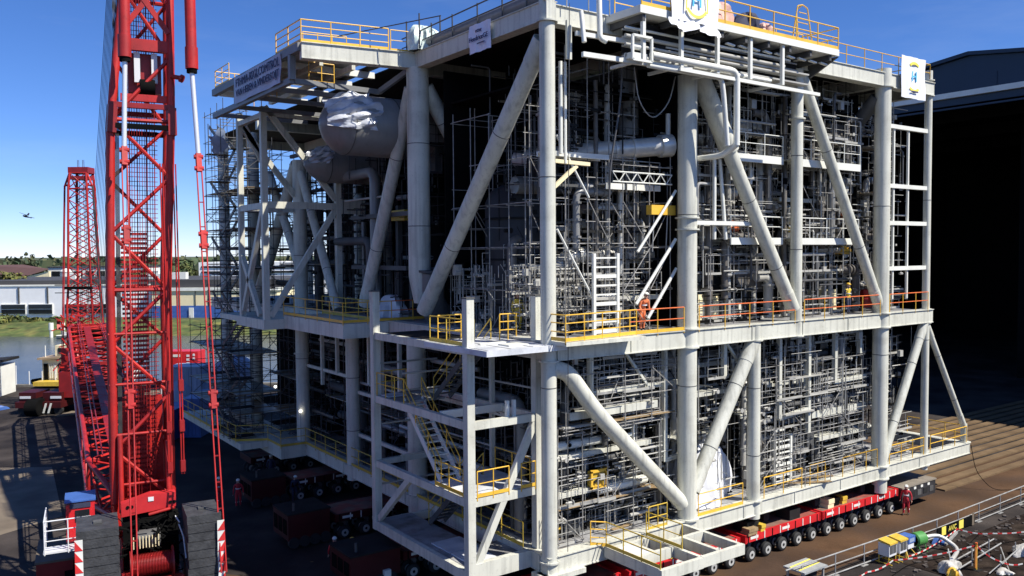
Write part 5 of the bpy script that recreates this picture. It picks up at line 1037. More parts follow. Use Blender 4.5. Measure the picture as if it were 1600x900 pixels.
# lowered boom of the same crane, reaching away over the yard
bm_ = thing('lowered_boom', 'red lattice boom lowered over the yard behind the tall crane mast', 'crane boom', tuple(K(-1.1, 1, 0)))
p0 = K(-.45, .6, 4.6); p1 = Vector((-8.15, 60.6, 8.7)); d = (p1-p0).normalized(); sx = d.cross(ZV).normalized(); sz = sx.cross(d)
lattice(bm_, [(p0, 1.3, 1.0), (p0+d*4, 3.2, 2.2), (p0+d*44, 3.5, 2.3), (p1, 2.6, 1.6)], sx, sz, RED, .13, .06, 2.4, True)
for h in (4, 12, 20, 28, 36, 44): b = MB(); b.beam(p0+d*h-sx*1.6+sz*1.0, p0+d*h+sx*1.6+sz*1.0, .2, .26); part('connection_frame', b, REDD, bm_, False)
b = MB(); b.beam(p0+d*3+sz*1.1-sx*.3, p0+d*44+sz*1.2-sx*.3, .55, .06); part('boom_walkway', b, REDD, bm_, False)
for i in range(14): rod('pendant_rope', p0+d*(5+i*2.8)+sx*.8+sz*1.15, p0+d*(5.6+i*2.8)+sx*.8+sz*1.5, .03, REDD, bm_, 5)
for e in (-1.2, -1.0, 1.0, 1.2): rod('pendant_rope', p0+d*3+sx*e+sz*1.6, p1+sx*e*.8+sz*1.4, .035, REDD, bm_, 5)
b = MB(); b.tube(p1-sx*1.2, p1+sx*1.2, .5, 12); part('sheave', b, BLACK, bm_)
for i in range(14): rod('luffing_rope', K(.2+i*.03, .7, 41), p1+sx*(-.2+i*.14)+sz*(1.2+i*.02), .018, DARKT, bm_, 5)

# far crane
fc = thing('crawler_crane', 'slender red crane mast standing in the distance near the water', 'crane', (-7.0, 70, 0), 'red cranes')
FR = Vector((.82, -.57, 0)); FF = Vector((.57, .82, 0))
def Q(l, f, z): return Vector((-7.05, 69.9, 0))+FR*l+FF*f+ZV*z
lattice(fc, [(Q(0, 0, 3.2), 2.7, 2.2), (Q(0, 0, 10.8), 2.6, 2.2), (Q(0, 0, 12.6), 2.35, 2.0), (Q(.0, 0, 23.0), 1.9, 1.7), (Q(.02, 0, 24.6), 1.7, 1.5)], FR, FF, RED, .12, .055, 1.15, True)
b = MB(); b.beam(Q(-1.0, 0, 24.9), Q(1.05, 0, 24.9), 1.5, .6); b.beam(Q(-.95, 0, 24.1), Q(.95, 0, 24.1), 1.6, .35); part('mast_head', b, REDD, fc, False)
for s in (-1, 1):
    b = MB(); b.tube(Q(s*.9, -.6, 24.6), Q(s*1.4, -.6, 23.3), .1, 8); part('head_arm', b, RED, fc); rod('head_strut', Q(s*.9, -.6, 23.35), Q(s*1.45, -.6, 23.3), .1, RED, fc, 8)
    rod('pendant_rope', Q(s*1.4, -.6, 23.3), Q(s*(1.45 if s < 0 else 2.9), -2.0, 4), .06, RED if s < 0 else DARKT, fc, 6); rod('pendant_rope', Q(s*1.5, -.6, 23.3), Q(s*(1.6 if s < 0 else 3.2), -2.0, 4), .04, REDD if s < 0 else DARKT, fc, 6)
for z in (12.2, 13.0): b = MB(); b.beam(Q(-2.4, -1.3, z), Q(2.4, -1.3, z), .08, .08); part('service_rail', b, BLACK, fc, False)
b = MB(); b.beam(Q(-1.4, -1.25, 12.7), Q(1.4, -1.25, 12.7), .3, .3); part('connection_frame', b, BLACK, fc, False)
for e in (-.5, -.3, .25, .45): rod('hoist_rope', Q(e, 0, 6), Q(e*.7, 0, 26), .03, DARKT, fc, 5)
b = MB(); b.prism([Q(-1.4, -3, 1.6), Q(2.2, -3, 1.6), Q(2.2, 3.6, 1.6), Q(-1.4, 3.6, 1.6)], (0, 0, 2.6)); part('machine_house', b, REDD, fc, False)
b = MB(); b.prism([Q(-1.5, -2.2, 4.2), Q(-.5, -2.2, 4.2), Q(-.5, 1, 4.2), Q(-1.5, 1, 4.2)], (0, 0, 2.3)); part('gantry_leg', b, RED, fc, False)
g = random.Random(2); b = MB()
for i in range(150): p = Q(g.uniform(-1.7, 1.5), g.uniform(-3.0, -1), g.uniform(3.5, 10)); b.beam(p, p+Vector((g.uniform(-.8, .8), g.uniform(-.5, .5), g.uniform(-.9, .9))), g.choice((.08, .14, .3)), g.choice((.08, .14)))
part('rigging_frames', b, RED, fc, False, kind='stuff')
for s in (-1, 1):
    b = MB(); prof = [(4.4*(1 if math.cos(a) > 0 else -1)+.8*math.cos(a), .82+.8*math.sin(a)) for a in [2*math.pi*i/28+.01 for i in range(28)]]
    b.prism([Q(s*3.2-.6, f, z) for f, z in prof], tuple(FR*1.2)); part('crawler_track', b, BLACK, fc, False)

# ================================================================== TRAILERS UNDER THE MODULE
def spmt(label, x0, y0, n, sp=1.3, load=True, M=REDT, grp='red self propelled trailers'):
    L = n*sp; t = thing('modular_trailer', label, 'trailer', (x0, y0, 0), grp); W_ = 2.45
    b = MB(); b.box((x0, y0+.12, 1.12), (x0+L-.1, y0+W_-.12, 1.44)); part('deck', b, DECKR, t, False)
    for y in (y0, y0+W_-.12): bar('side_beam', (x0, y+.06, 1.27), (x0+L-.1, y+.06, 1.27), .12, .40, M, t)
    for x in (x0, x0+L-.22): bar('end_beam', (x+.06, y0, 1.26), (x+.06, y0+W_, 1.26), .14, .44, M, t)
    for i in range(int(n/2)): b = MB(); b.box((x0+.4+i*sp*2, y0-.012, 1.2), (x0+.4+i*sp*2+.62, y0-.002, 1.34)); part('name_plate', b, WHITE, t, False)
    for i in range(n*2): b = MB(); b.box((x0+.2+i*sp/2, y0-.02, 1.08), (x0+.26+i*sp/2, y0, 1.46)); part('lashing_eye', b, WHITE if i % 3 else BLACK, t, False)
    for i in range(n):
        x = x0+sp*(i+.5)-.1
        for yy in (y0+.45, y0+W_-.45):
            b = MB(); b.beam((x, yy, 1.12), (x+.28, yy, .72), .2, .2); b.beam((x+.28, yy, .74), (x, yy, .4), .16, .16); part('bogie_arm', b, MIDG, t, False)
        for yy in (y0+.02, y0+.6, y0+W_-.9, y0+W_-.32):
            q = MB(); q.lathe([(0, .22), (.02, .33), (.07, .375), (.21, .375), (.26, .33), (.28, .22)], (x, yy, .375), (0, 1, 0), 20); w_ = part('wheel', q, TYRE, t)
            q = MB(); q.lathe([(-.012, .21), (.0, .19), (.05, .16), (.06, .06)], (x, yy, .375), (0, 1, 0), 16); part('rim', q, mat_rim, w_)
            q = MB(); q.lathe([(-.03, .07), (.02, .09)], (x, yy, .375), (0, 1, 0), 10); part('hub', q, DARK, w_)
    return t
mat_rim = mat("rim_grey", (.42, .42, .40), .5, var=.2, scale=5, dirt=.3)
YS = -.22
spmt('red trailer under the access platform nearest the module corner', 4.4, YS, 6); spmt('middle red trailer with a worn deck along the lit side', 12.5, YS, 5); spmt('red trailer at the far end of the row next to the grey power pack', 19.1, YS, 6)
spmt('dark red trailer in the shade carrying the module middle', -2.6, 8.2, 8, M=MAROON); spmt('dark red trailer deep under the shaded end', -2.2, 24, 8, M=MAROON); spmt('red trailer end showing below the corner platform', .2, -.1, 3)  # maroon ones: trailer red with the shade painted in
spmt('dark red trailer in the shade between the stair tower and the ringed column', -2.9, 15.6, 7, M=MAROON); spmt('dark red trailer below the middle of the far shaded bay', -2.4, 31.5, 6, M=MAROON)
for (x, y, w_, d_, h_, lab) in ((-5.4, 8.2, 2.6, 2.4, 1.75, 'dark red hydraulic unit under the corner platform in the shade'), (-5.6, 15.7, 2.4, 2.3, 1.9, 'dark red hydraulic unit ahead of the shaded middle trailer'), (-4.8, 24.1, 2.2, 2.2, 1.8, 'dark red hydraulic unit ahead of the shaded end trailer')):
    t = thing('hydraulic_unit', lab, 'hydraulic unit', (x, y, 0), 'hydraulic units of the shaded trailers'); b = MB(); b.box((x, y, .5), (x+w_, y+d_, h_)); part('housing', b, MAROON, t, False); b = MB(); b.box((x-.04, y-.04, h_), (x+w_+.04, y+d_+.04, h_+.08)); part('lid', b, DARK, t, False)  # maroon housing: red with the shade already in its colour
    for i in range(3): b = MB(); b.box((x-.02, y+.2+i*.7, .8), (x-.004, y+.75+i*.7, h_-.3)); part('louvre', b, BLACK, t, False)
    for i in range(4): b = MB(); b.lathe([(0, .3), (.25, .3)], (x+.3+i*.6, y-.1, .38), (0, 1, 0), 14); part('wheel', b, TYRE, t)
    b = MB(); b.tube((x+.5, y+.5, h_), (x+.5, y+.5, h_+.5), .07, 8); part('exhaust', b, MIDG, t)
pp = thing('power_pack', 'grey flat power pack at the end of the red trailer row', 'power pack', (27, .5, 0))
b = MB(); b.box((27.0, -.35, .55), (30.9, 2.0, 1.42)); part('housing', b, mat("black_side_paint", (.03, .03, .033), .5, var=.3, scale=2), pp, False)
b = MB(); b.box((26.95, -.4, 1.42), (30.95, 2.05, 1.5)); part('lid', b, mat("dusty_lid", (.23, .20, .16), .7, var=.2, scale=1.5, dirt=.3), pp, False)
for i in range(5): b = MB(); b.box((27.3+i*.72, -.375, .75), (27.75+i*.72, -.352, 1.1)); part('hatch', b, DARK if i % 2 else MIDG, pp, False)
for i in range(4): b = MB(); b.box((27.5+i*.8, -.385, 1.2), (27.75+i*.8, -.355, 1.34)); part('label_plate', b, WHITE, pp, False)
g = random.Random(8)
for i, (x, y, z, s, M, lab) in enumerate(((20.2, .3, 1.44, (.55, .6, .5), CREAM, 'tan packing block on the red trailer deck'), (20.9, .35, 1.44, (.5, .5, .45), BLACK, 'black packing block beside the tan one on the trailer deck'), (21.6, .3, 1.44, (.45, .5, .4), YELD, 'yellow packing block on the red trailer deck'), (13.0, -.05, 1.44, (.7, .5, .35), WOOD, 'timber packing block at the trailer joint'), (13.9, .0, 1.44, (.35, .45, .35), YELD, 'small yellow block at the trailer joint'), (6.4, .2, 1.5, (.8, .7, .6), BLACK, 'black packing box on the trailer behind the access platform'), (7.3, .0, 1.5, (.5, .5, .5), YELD, 'yellow packing box behind the access platform'))):
    t = thing('packing_block', lab, 'packing block', (x, y, z), 'packing blocks on the trailers'); w_, d_, h_ = s
    b = MB(); b.box((x-w_/2, y-d_/2, z), (x+w_/2, y+d_/2, z+h_*.48)); part('lower_baulk', b, M, t, False); b = MB(); b.box((x-w_/2+.03, y-d_/2-.03, z+h_*.5), (x+w_/2+.03, y+d_/2-.05, z+h_)); part('upper_baulk', b, M, t, False)
for x in (8.5, 13.4, 16.9, 25): b = MB(); b.box((x-.45, .0, 1.46), (x+.45, .9, 2.0)); part('bearing_stool', b, DARK, mod, False)

# ================================================================== PEOPLE
def person(label, loc, face, suit=SUIT, helmet=WHITE, step=.25, arms=(.15, .1), lean=0.0, hand_fwd=(0., .1), vest=None, sit=False):
    """face: heading in radians; one skinned body, hands with five fingers, face, helmet"""
    t = thing('person', label, 'person', loc, 'workers on site'); X, Y, Z = loc
    c, s = math.cos(face), math.sin(face)
    def w(x, y, z): return (x*s+y*c, -x*c+y*s, z)   # x to the person's right, y ahead
    V = []; E_ = []; Rd = []
    def v(p, r): V.append(w(*p)); Rd.append(r); return len(V)-1
    def link(*ids):
        for a, b_ in zip(ids, ids[1:]): E_.append((a, b_))
    pel = v((0, 0, .98), .155); wst = v((0, lean*.12, 1.12), .145); ch = v((0, lean*.3, 1.34), .17); sh = v((0, lean*.36, 1.47), .11); nk = v((0, lean*.42, 1.54), .058)
    hd0 = v((0, lean*.48+.01, 1.62), .085); hd1 = v((0, lean*.5+.015, 1.70), .098); hd2 = v((0, lean*.5+.01, 1.78), .075)
    link(pel, wst, ch, sh, nk, hd0, hd1, hd2); ends = []
    for k, q in ((0, -1), (1, 1)):
        st_ = step*(1 if k else -1); kn = max(0, -st_)*.5
        hp = v((q*.10, 0, .92), .115); k_ = v((q*.115, st_*.5+.05, .50), .078); an = v((q*.12, st_-kn*.1, .10+kn*.12), .052); toe = v((q*.13, st_+.16, .055+kn*.08), .042)
        link(pel, hp, k_, an, toe)
        sd_ = v((q*.20, lean*.34, 1.43), .075); el = v((q*(.25+arms[k]*.3), lean*.3+hand_fwd[k]*.25-.03, 1.15), .052); wr = v((q*(.25+arms[k]*.4), lean*.3+hand_fwd[k]+.06, .92+hand_fwd[k]*.45), .036)
        link(sh, sd_, el, wr); ends.append((V[wr], V[el]))
    me = bpy.data.meshes.new('body'); me.from_pydata(V, E_, []); tmp = bpy.data.objects.new('body', me); COL.objects.link(tmp)
    sk = tmp.modifiers.new('s', 'SKIN'); sk.use_smooth_shade = True
    for i, q in enumerate(me.skin_vertices[0].data): q.radius = (Rd[i], Rd[i]*(.72 if i in (wst, ch, pel) else 1)); q.use_root = (i == pel)
    su = tmp.modifiers.new('u', 'SUBSURF'); su.levels = 1; su.render_levels = 1
    dg = bpy.context.evaluated_depsgraph_get(); dg.update(); m2 = bpy.data.meshes.new_from_object(tmp.evaluated_get(dg)); bpy.data.objects.remove(tmp); bpy.data.meshes.remove(me)
    bm = bmesh.new(); bm.from_mesh(m2)
    def blob(p, r, sc=(1, 1, 1)):
        g_ = bmesh.ops.create_icosphere(bm, subdivisions=1, radius=1)
        for x in g_['verts']: x.co = Vector(w(x.co.x*r*sc[0], x.co.y*r*sc[1], x.co.z*r*sc[2]))+Vector(w(*p))
    hy = lean*.5
    blob((0, hy+.108, 1.68), .022, (.8, 1.1, 1.3)); blob((-.1, hy, 1.68), .03, (.4, .8, 1.2)); blob((.1, hy, 1.68), .03, (.4, .8, 1.2)); blob((0, hy+.09, 1.635), .02, (1.5, .6, .5))
    for q in (-.035, .035): blob((q, hy+.09, 1.705), .014)
    for k, (wr, el) in enumerate(ends):   # palm and five unequal fingers
        wv = Vector(wr); d = (wv-Vector(el)).normalized(); a = d.orthogonal().normalized(); e = d.cross(a)
        def bone(p0, p1, r0_, r1_):
            p0 = Vector(p0); p1 = Vector(p1); dd = (p1-p0).normalized(); aa = dd.orthogonal().normalized(); bb = dd.cross(aa)
            vs = [bm.verts.new(p+(aa*math.cos(z)+bb*math.sin(z))*r) for p, r in ((p0, r0_), (p1, r1_)) for z in (0, 1.57, 3.14, 4.71)]
            for i in range(4): bm.faces.new((vs[i], vs[(i+1) % 4], vs[4+(i+1) % 4], vs[4+i]))
            bm.faces.new(vs[4:]); bm.faces.new(vs[3::-1])
        bone(wv, wv+d*.09, .03, .036)
        for j in range(4): f0 = wv+d*.085+a*(.027-.018*j); f1 = f0+d*(.045, .052, .048, .036)[j]+e*.012; bone(f0, f1, .0095, .009); bone(f1, f1+d*.022+e*.022, .009, .007)
        bone(wv+d*.03+a*.03, wv+d*.075+a*.055+e*.015, .011, .009)
    bm.to_mesh(m2); bm.free()
    for M_ in (suit, SKIN, BOOT, vest or suit): m2.materials.append(M_)
    for p in m2.polygons:
        z = p.center.z; lx = abs(p.center.x*s-p.center.y*c)
        p.material_index = 1 if (z > 1.53 or (z < .93 and z > .7 and lx > .24)) else 2 if z < .13 else 3 if (1.0 < z < 1.5 and lx < .21) else 0
        p.use_smooth = True
    o = bpy.data.objects.new('body', m2); COL.objects.link(o); o.parent = t
    b = MB(); n = 14
    def cap(u, q): a = u*2*math.pi; e = q*math.pi/2; x, y, z = w(.122*math.cos(e)*math.cos(a), hy+.015+.142*math.cos(e)*math.sin(a), 1.735+.115*math.sin(e)); return (X+x, Y+y, Z+z)
    b.grid(cap, n, 5); q = part('helmet', b, helmet, t)
    b = MB(); b.prism([Vector(loc)+Vector(w(x, hy+y, 1.735)) for x, y in ((-.115, .05), (-.08, .17), (.08, .17), (.115, .05))], (0, 0, .015)); part('helmet_peak', b, helmet, q, False)
    if suit is SUIT or vest:
        for z, rx in ((1.22, .165), (.36, 0)):
            if rx: b = MB(); b.lathe([(-.025, rx+.012), (.025, rx+.012)], Vector(loc)+Vector(w(0, lean*.2, z)), (0, 0, 1), 14); part('reflective_band', b, LAMP, t)
            else:
                for k, q2 in ((0, -1), (1, 1)): st_ = step*(1 if k else -1); b = MB(); b.lathe([(-.03, .078), (.03, .078)], Vector(loc)+Vector(w(q2*.118, st_*.72, z)), (0, 0, 1), 10); part('reflective_band', b, LAMP, t)
    return t
person('worker in red coverall and white helmet walking beside the power pack', (26.75, -.75, .004), R(200), step=.12)
person('worker in red coverall standing farther from the trailers in the deep shade', (-5.3, 25.2, 0), R(250), step=.05)
person('worker in red coverall at the edge of the deep shade near the counterweight', (-6.15, 26.4, 0), R(300), step=.08)
person('worker in dark clothes and white helmet by the shaded trailer', (-1.4, 30.2, 0), R(240), suit=NAVY, step=.1)
person('worker in dark clothes bending under the shaded girder', (-2.0, 24.2, 0), R(260), suit=NAVY, step=.1, lean=.8)
person('worker in red coverall with back turned beside the white lamp panels', (-4.85, 11.3, 0), R(60), step=.05)
person('worker in red coverall next to the one beside the white lamp panels', (-4.15, 10.7, 0), R(140), step=.16, arms=(.3, .1), hand_fwd=(.3, .05), helmet=YEL)
person('worker in orange jacket leaning at the yellow rail by the thick column', (6.3, .9, ZM1), R(265), suit=HIVIS, step=.04, lean=.6, vest=HIVIS)
person('worker in yellow vest standing behind the orange rail near the second brace', (22.6, .6, ZM1), R(265), suit=NAVY, vest=HIVY, helmet=YEL, step=.05)
person('worker in yellow vest standing behind the top platform of the stair tower', (1.6, 4.4, ZM1), R(250), suit=HIVY, vest=HIVY, helmet=YEL, step=.05)

# ================================================================== RIGHT FOREGROUND YARD
gr = thing('guard_rail', 'long grey tubular guard rail crossing the yard beside the trailers', 'guard rail', (24, -3.8, 0))
b = MB(); b.tube((11, -3.75, 1.12), (24, -4.05, 1.1), .035, 8); b.tube((24, -4.05, 1.1), (46, -3.75, 1.12), .035, 8); part('top_rail', b, GALV, gr)
for z, r in ((.60, .03), (.12, .035)): rod('lower_rail', (11, -3.75, z), (24, -4.05, z), r, GALV, gr); rod('lower_rail', (24, -4.05, z), (46, -3.75, z), r, GALV, gr)
for x in (12.2, 14.8, 17.2, 19.4, 21.6, 24, 26.4, 28.9, 31.6, 34.4, 37.2, 40): y = -3.75-.3*(1-abs(x-24)/13 if x < 24 else max(0, 1-(x-24)/22)); rod('post', (x, y, 0), (x, y, 1.1), .035, GALV, gr); bar('foot', (x-.25, y, .02), (x+.25, y, .02), .2, .03, GALV, gr)
g2 = thing('guard_rail', 'short loose tube barrier lying behind the striped tape', 'guard rail', (22, -8, 0))
for p0, p1 in (((20.0, -6.9, .45), (25.0, -6.6, .5)), ((19.3, -7.6, .5), (24.5, -7.2, .55)), ((21.4, -7.2, 0), (21.4, -7.2, .9)), ((23.6, -7.0, 0), (23.6, -7.0, .9)), ((19.4, -7.3, .1), (21.0, -6.2, .7))): rod('rail', p0, p1, .035, GALV, g2)
g3 = thing('guard_rail', 'low tube barrier with crossed tubes in the corner of the yard', 'guard rail', (23, -9, 0))
for p0, p1 in (((20.6, -8.4, .2), (26, -8.0, .7)), ((21, -8.8, .7), (25.5, -7.6, .15)), ((22, -8.3, 0), (22, -8.3, .8)), ((24.5, -7.9, 0), (24.5, -7.9, .8)), ((21.5, -9, .1), (24, -7.4, .5))): rod('rail', p0, p1, .03, GALV, g3)
for i, (x, y, M, lab) in enumerate(((18.55, -4.35, YEL, 'yellow topped site transformer on yellow legs, first of the two by the rail'), (19.45, -4.4, YEL, 'yellow topped site transformer standing next to the blue unit'))):
    t = thing('site_transformer', lab, 'transformer', (x, y, 0), 'yellow site transformers')
    b = MB(); b.box((x-.34, y-.3, .42), (x+.34, y+.3, 1.05)); part('housing', b, LAMP, t, False)
    b = MB(); b.box((x-.28, y-.32, .55), (x-.02, y-.3, .95)); b2 = MB(); b2.box((x+.04, y-.32, .55), (x+.28, y-.3, .95)); part('panel', b, MIDG, t, False); part('panel', b2, MIDG, t, False)
    b = MB(); b.prism([(x-.36, y-.36, 1.02), (x+.36, y-.36, 1.02), (x+.36, y+.3, 1.12), (x-.36, y+.3, 1.12)], (0, 0, .09)); part('lid', b, YELD, t, False)
    for q in (-.32, .32):
        for e in (-.26, .26): rod('leg', (x+q, y+e, 0), (x+q, y+e, .43), .03, YELD, t, 6)
        rod('skid_tube', (x+q, y-.45, .04), (x+q, y+.45, .04), .03, YELD, t, 6)
t = thing('power_box', 'blue topped power box on orange trestle legs next to the yellow transformers', 'power box', (20.3, -4.4, 0))
b = MB(); b.box((19.95, -4.7, .75), (20.6, -4.1, 1.1)); part('lid', b, BLUE, t, False); b = MB(); b.box((20.0, -4.65, .45), (20.55, -4.15, .75)); part('housing', b, LAMP, t, False)
for q in (-.4, .4): rod('leg', (20.28+q, -4.75, 0), (20.28+q*.4, -4.4, .5), .03, YELD, t, 6); rod('leg', (20.28+q, -4.05, 0), (20.28+q*.4, -4.4, .5), .03, YELD, t, 6)
b = MB(); b.box((20.05, -4.68, .8), (20.5, -4.705, 1.0)); part('panel', b, BLUEL, t, False)
t = thing('fan_unit', 'green round fan unit on a stand feeding a pale hose', 'fan', (21.2, -4.5, 0))
b = MB(); b.lathe([(0, .26), (.08, .36), (.7, .36), (.8, .26), (.95, .18)], (20.85, -4.45, .72), (1, -.15, 0), 18); part('drum', b, GREEN, t)
b = MB(); b.lathe([(0, .3), (.02, .3)], (20.83, -4.44, .72), (1, -.15, 0), 16); part('intake', b, BLACK, t)
for q in (.2, .8):
    for e in (-.28, .28): rod('leg', (20.85+q, -4.5+e, 0), (20.85+q, -4.5+e*.4, .5), .03, GREEN, t, 6)
b = MB(); b.path([(21.85, -4.6, .72), (22.6, -4.9, .75), (22.9, -5.8, .2), (21.6, -6.2, .12), (20.6, -6.4, .12), (20.2, -6.8, .5)], .11, 10, .5); solo('hose', b, INSUL, 'pale ribbed hose curving from the green fan to the white sack', 'hose')
lump('sack', 'big white sack slumped where the pale hose ends', 'sack', (19.7, -7.0, 0), (.5, .45, .6), TARPG, 21, 'white sacks in the yard'); lump('sack', 'small yellow bag against the big white sack', 'sack', (19.3, -7.3, 0), (.25, .25, .45), YEL, 22)
lump('sack', 'white sack at the edge of the yard beyond the crossed tubes', 'sack', (25.2, -8.0, 0), (.6, .5, .5), TARPG, 23, 'white sacks in the yard'); lump('sack', 'crumpled white sack on the rubbish near the crossed tubes', 'sack', (21.5, -8.7, 0), (.4, .4, .3), TARPG, 24, 'white sacks in the yard')
t = thing('barrier_post', 'orange post with yellow core holding the striped tape', 'post', (21.0, -7.6, 0))
b = MB(); b.tube((21.0, -7.6, 0), (21.0, -7.6, 1.35), .05, 8); part('pole', b, YEL, t); b = MB(); b.box((20.75, -7.85, .0), (21.2, -7.5, .08)); part('foot', b, DARK, t, False); b = MB(); b.box((20.78, -7.66, .2), (20.94, -7.6, 1.2)); part('flag', b, mat("rust_orange", (.42, .16, .03), .6, var=.2, scale=3), t, False)
b = MB(); b.tube((21.0, -7.6, 1.35), (21.0, -7.6, 1.42), .06, 8); part('cap', b, ORG, t)
def tape(label, pts, sag=.12, w_=.065):
    t = thing('barrier_tape', label, 'barrier tape', pts[0], 'striped tapes in the yard'); P_ = [Vector(p) for p in pts]; k = 0
    for a, c in zip(P_, P_[1:]):
        n = max(2, int((c-a).length/.24))
        for i in range(n):
            q = [a.lerp(c, j/n)-ZV*sag*4*(j/n)*(1-j/n) for j in (i, i+1)]; b = MB(); b.beam(q[0], q[1], .014, w_); part('stripe', b, WHITE if k % 2 else REDW, t, False); k += 1
tape('red and white tape running from the orange post past the transformers', [(21.0, -7.6, 1.3), (17.8, -5.1, .5), (16.2, -4.7, .15), (13, -4.6, .1)]); tape('red and white tape dipping from the rail corner to the picture edge', [(25.0, -4.7, .55), (26.2, -6.0, .4), (28.6, -7.9, .8)]); tape('red and white tape stretched low behind the green fan', [(25.0, -4.7, .55), (21.5, -4.95, .3), (19.6, -4.9, .25)], .05)
tape('red and white tape dropping from the orange post to the crossed tubes', [(21.0, -7.6, 1.3), (21.9, -8.3, .5), (23.0, -8.9, .3)])
t = thing('warning_board', 'low black and yellow warning board on the guard rail', 'sign', (25.6, -4.0, .3)); ux = Vector((1, -.0, 0)); 
b = MB(); b.box((23.9, -4.15, .12), (28.1, -4.1, .62)); part('board', b, BLACK, t, False)
for x0, x1 in ((24.35, 24.8), (26.25, 26.75)): b = MB(); b.box((x0, -4.16, .13), (x1, -4.152, .61)); part('yellow_panel', b, INKY, t, False)
b = MB(); put_text(b, 'AVIC', .4, (25.5, -4.165, .37), (1, 0, 0), (0, 0, 1)); part('lettering', b, INKY, t, False)
b = MB(); b.box((27.75, -4.16, .05), (28.0, -4.152, .8)); part('end_panel', b, SAND, t, False)
lump('bag', 'blue bag on the ground below the warning board', 'bag', (23.6, -4.5, 0), (.45, .3, .35), BLUE, 31); b = MB(); b.beam((23.2, -4.95, .12), (25.0, -4.65, .35), .12, .12); solo('loose_beam', b, GALV, 'loose pale square tube propped below the warning board', 'steel tube', smooth=False)
t = thing('work_table', 'grey topped work table with yellow straps by the guard rail', 'table', (12.9, -3.5, 0))
b = MB(); b.box((11.9, -4.15, .82), (13.7, -2.95, .9)); part('tabletop', b, mat("grey_worktop", (.32, .33, .33), .6, var=.15, scale=2), t, False)
for x in (12.05, 13.55):
    for y in (-4.0, -3.1): bar('leg', (x, y, 0), (x, y, .82), .09, .09, GALV, t)
for y in (-3.8, -3.3): bar('strap', (11.95, y, .915), (13.65, y+.1, .915), .07, .02, INKY, t)
b = MB(); b.box((12.7, -3.9, .3), (13.2, -3.4, .8)); part('drawer', b, DARK, t, False)
g = random.Random(17); b = MB()
for i in range(260):
    x = g.uniform(17, 46); y = -4.4-abs(g.gauss(0, 2.6)); q = g.uniform(.03, .16); a = g.uniform(0, 3.1)
    b.beam((x, y, q*.3), (x+q*2*math.cos(a), y+q*2*math.sin(a), q*.3), q, q*.5)
part('rubble', b, mat("rubble_grey", (.075, .062, .055), .9, var=.5, scale=3), None, False, kind='stuff')
b = MB()
def mound(u, v): x = 19+u*30; y = -4.9-v*12; return (x, y, .012+.35*v*(math.sin(u*19)*.5+.5)*min(1, v*3)+.05*math.sin(u*53+v*31)*v)
b.grid(mound, 90, 36); structure('dark_spoil', b, mat("dark_spoil", (.020, .015, .013), 1, var=.5, scale=1.2, bump=.9, bscale=5, c2=(.038, .028, .022), m2=.55, spec=.05))

for i, (pts, lab) in enumerate((([(14, -4.8, .03), (16.5, -5.6, .03), (19, -5.2, .03), (22.5, -6.0, .03), (27, -5.0, .03)], 'thin black cable snaking over the dark soil behind the transformers'), ([(20, -6.0, .03), (22, -6.8, .03), (24.5, -6.2, .03), (28, -7.0, .03), (31, -6.0, .03)], 'thin black cable crossing the dark soil by the loose tubes'), ([(35.5, -.3, 3.0), (35.6, -.6, 1.2), (36.2, -1.4, .03), (38, -2.6, .03)], 'thin dark cable hanging from the end of the base girder to the ground'))):
    b = MB(); b.path(pts, .022, 6, .6); solo('cable', b, BLACK, lab, 'cable', 'cables lying in the yard')
# ================================================================== UNDER THE STAIR TOWER AND ALONG THE SHADED SIDE
t = thing('lamp_panel', 'pale rectangular panel standing tilted under the corner platform', 'panel', (-4.0, 8.7, 0), 'pale panels under the corner')
b = MB(); b.prism([(-4.25, 8.9, .9), (-3.7, 8.5, .9), (-3.62, 8.42, 1.75), (-4.2, 8.85, 1.8)], (.03, .04, 0)); part('panel', b, LAMP, t, False); rod('stand', (-3.9, 8.7, 0), (-3.95, 8.7, .9), .04, GALV, t, 6)
t = thing('lamp_panel', 'pale curved panel turned edge on beside the tilted one', 'panel', (-3.3, 8.3, 0), 'pale panels under the corner')
b = MB(); b.grid(lambda u, v: (-3.25+.12*math.sin(u*3.1)+.1*v, 8.2+u*.5, .85+v*.95-.1*u), 8, 4); part('panel', b, LAMP, t); rod('stand', (-3.2, 8.4, 0), (-3.2, 8.4, .9), .04, GALV, t, 6)
t = thing('ground_box', 'white control box between the two pale panels', 'box', (-3.6, 8.2, 0)); b = MB(); b.box((-3.75, 8.0, .5), (-3.4, 8.3, .85)); part('casing', b, WHITE, t, False); b = MB(); b.tube((-3.6, 8.15, 0), (-3.6, 8.15, .5), .05, 8); part('stand', b, DARK, t)
for i, (x, y, z, lab) in enumerate(((-.4, 27.0, 5.2, 'small glowing lamp beside the ringed lower column'), (.2, 33.5, 6.0, 'small glowing lamp high behind the side platform'))): 
    t = thing('site_lamp', lab, 'lamp', (x, y, z), 'small site lamps in the shade'); b = MB(); b.lathe([(0, .03), (.05, .1), (.16, .1), (.2, .03)], (x, y, z), (0, 0, 1), 12)
    L_ = bpy.data.materials.get('lamp_glow') or bpy.data.materials.new('lamp_glow'); L_.use_nodes = True; L_.node_tree.nodes['Principled BSDF'].inputs['Emission Color'].default_value = (1, .95, .85, 1); L_.node_tree.nodes['Principled BSDF'].inputs['Emission Strength'].default_value = 3
    part('bulb', b, L_, t); rod('stem', (x, y, z-2.0), (x, y, z), .02, GALV, t, 6)
g = random.Random(23)
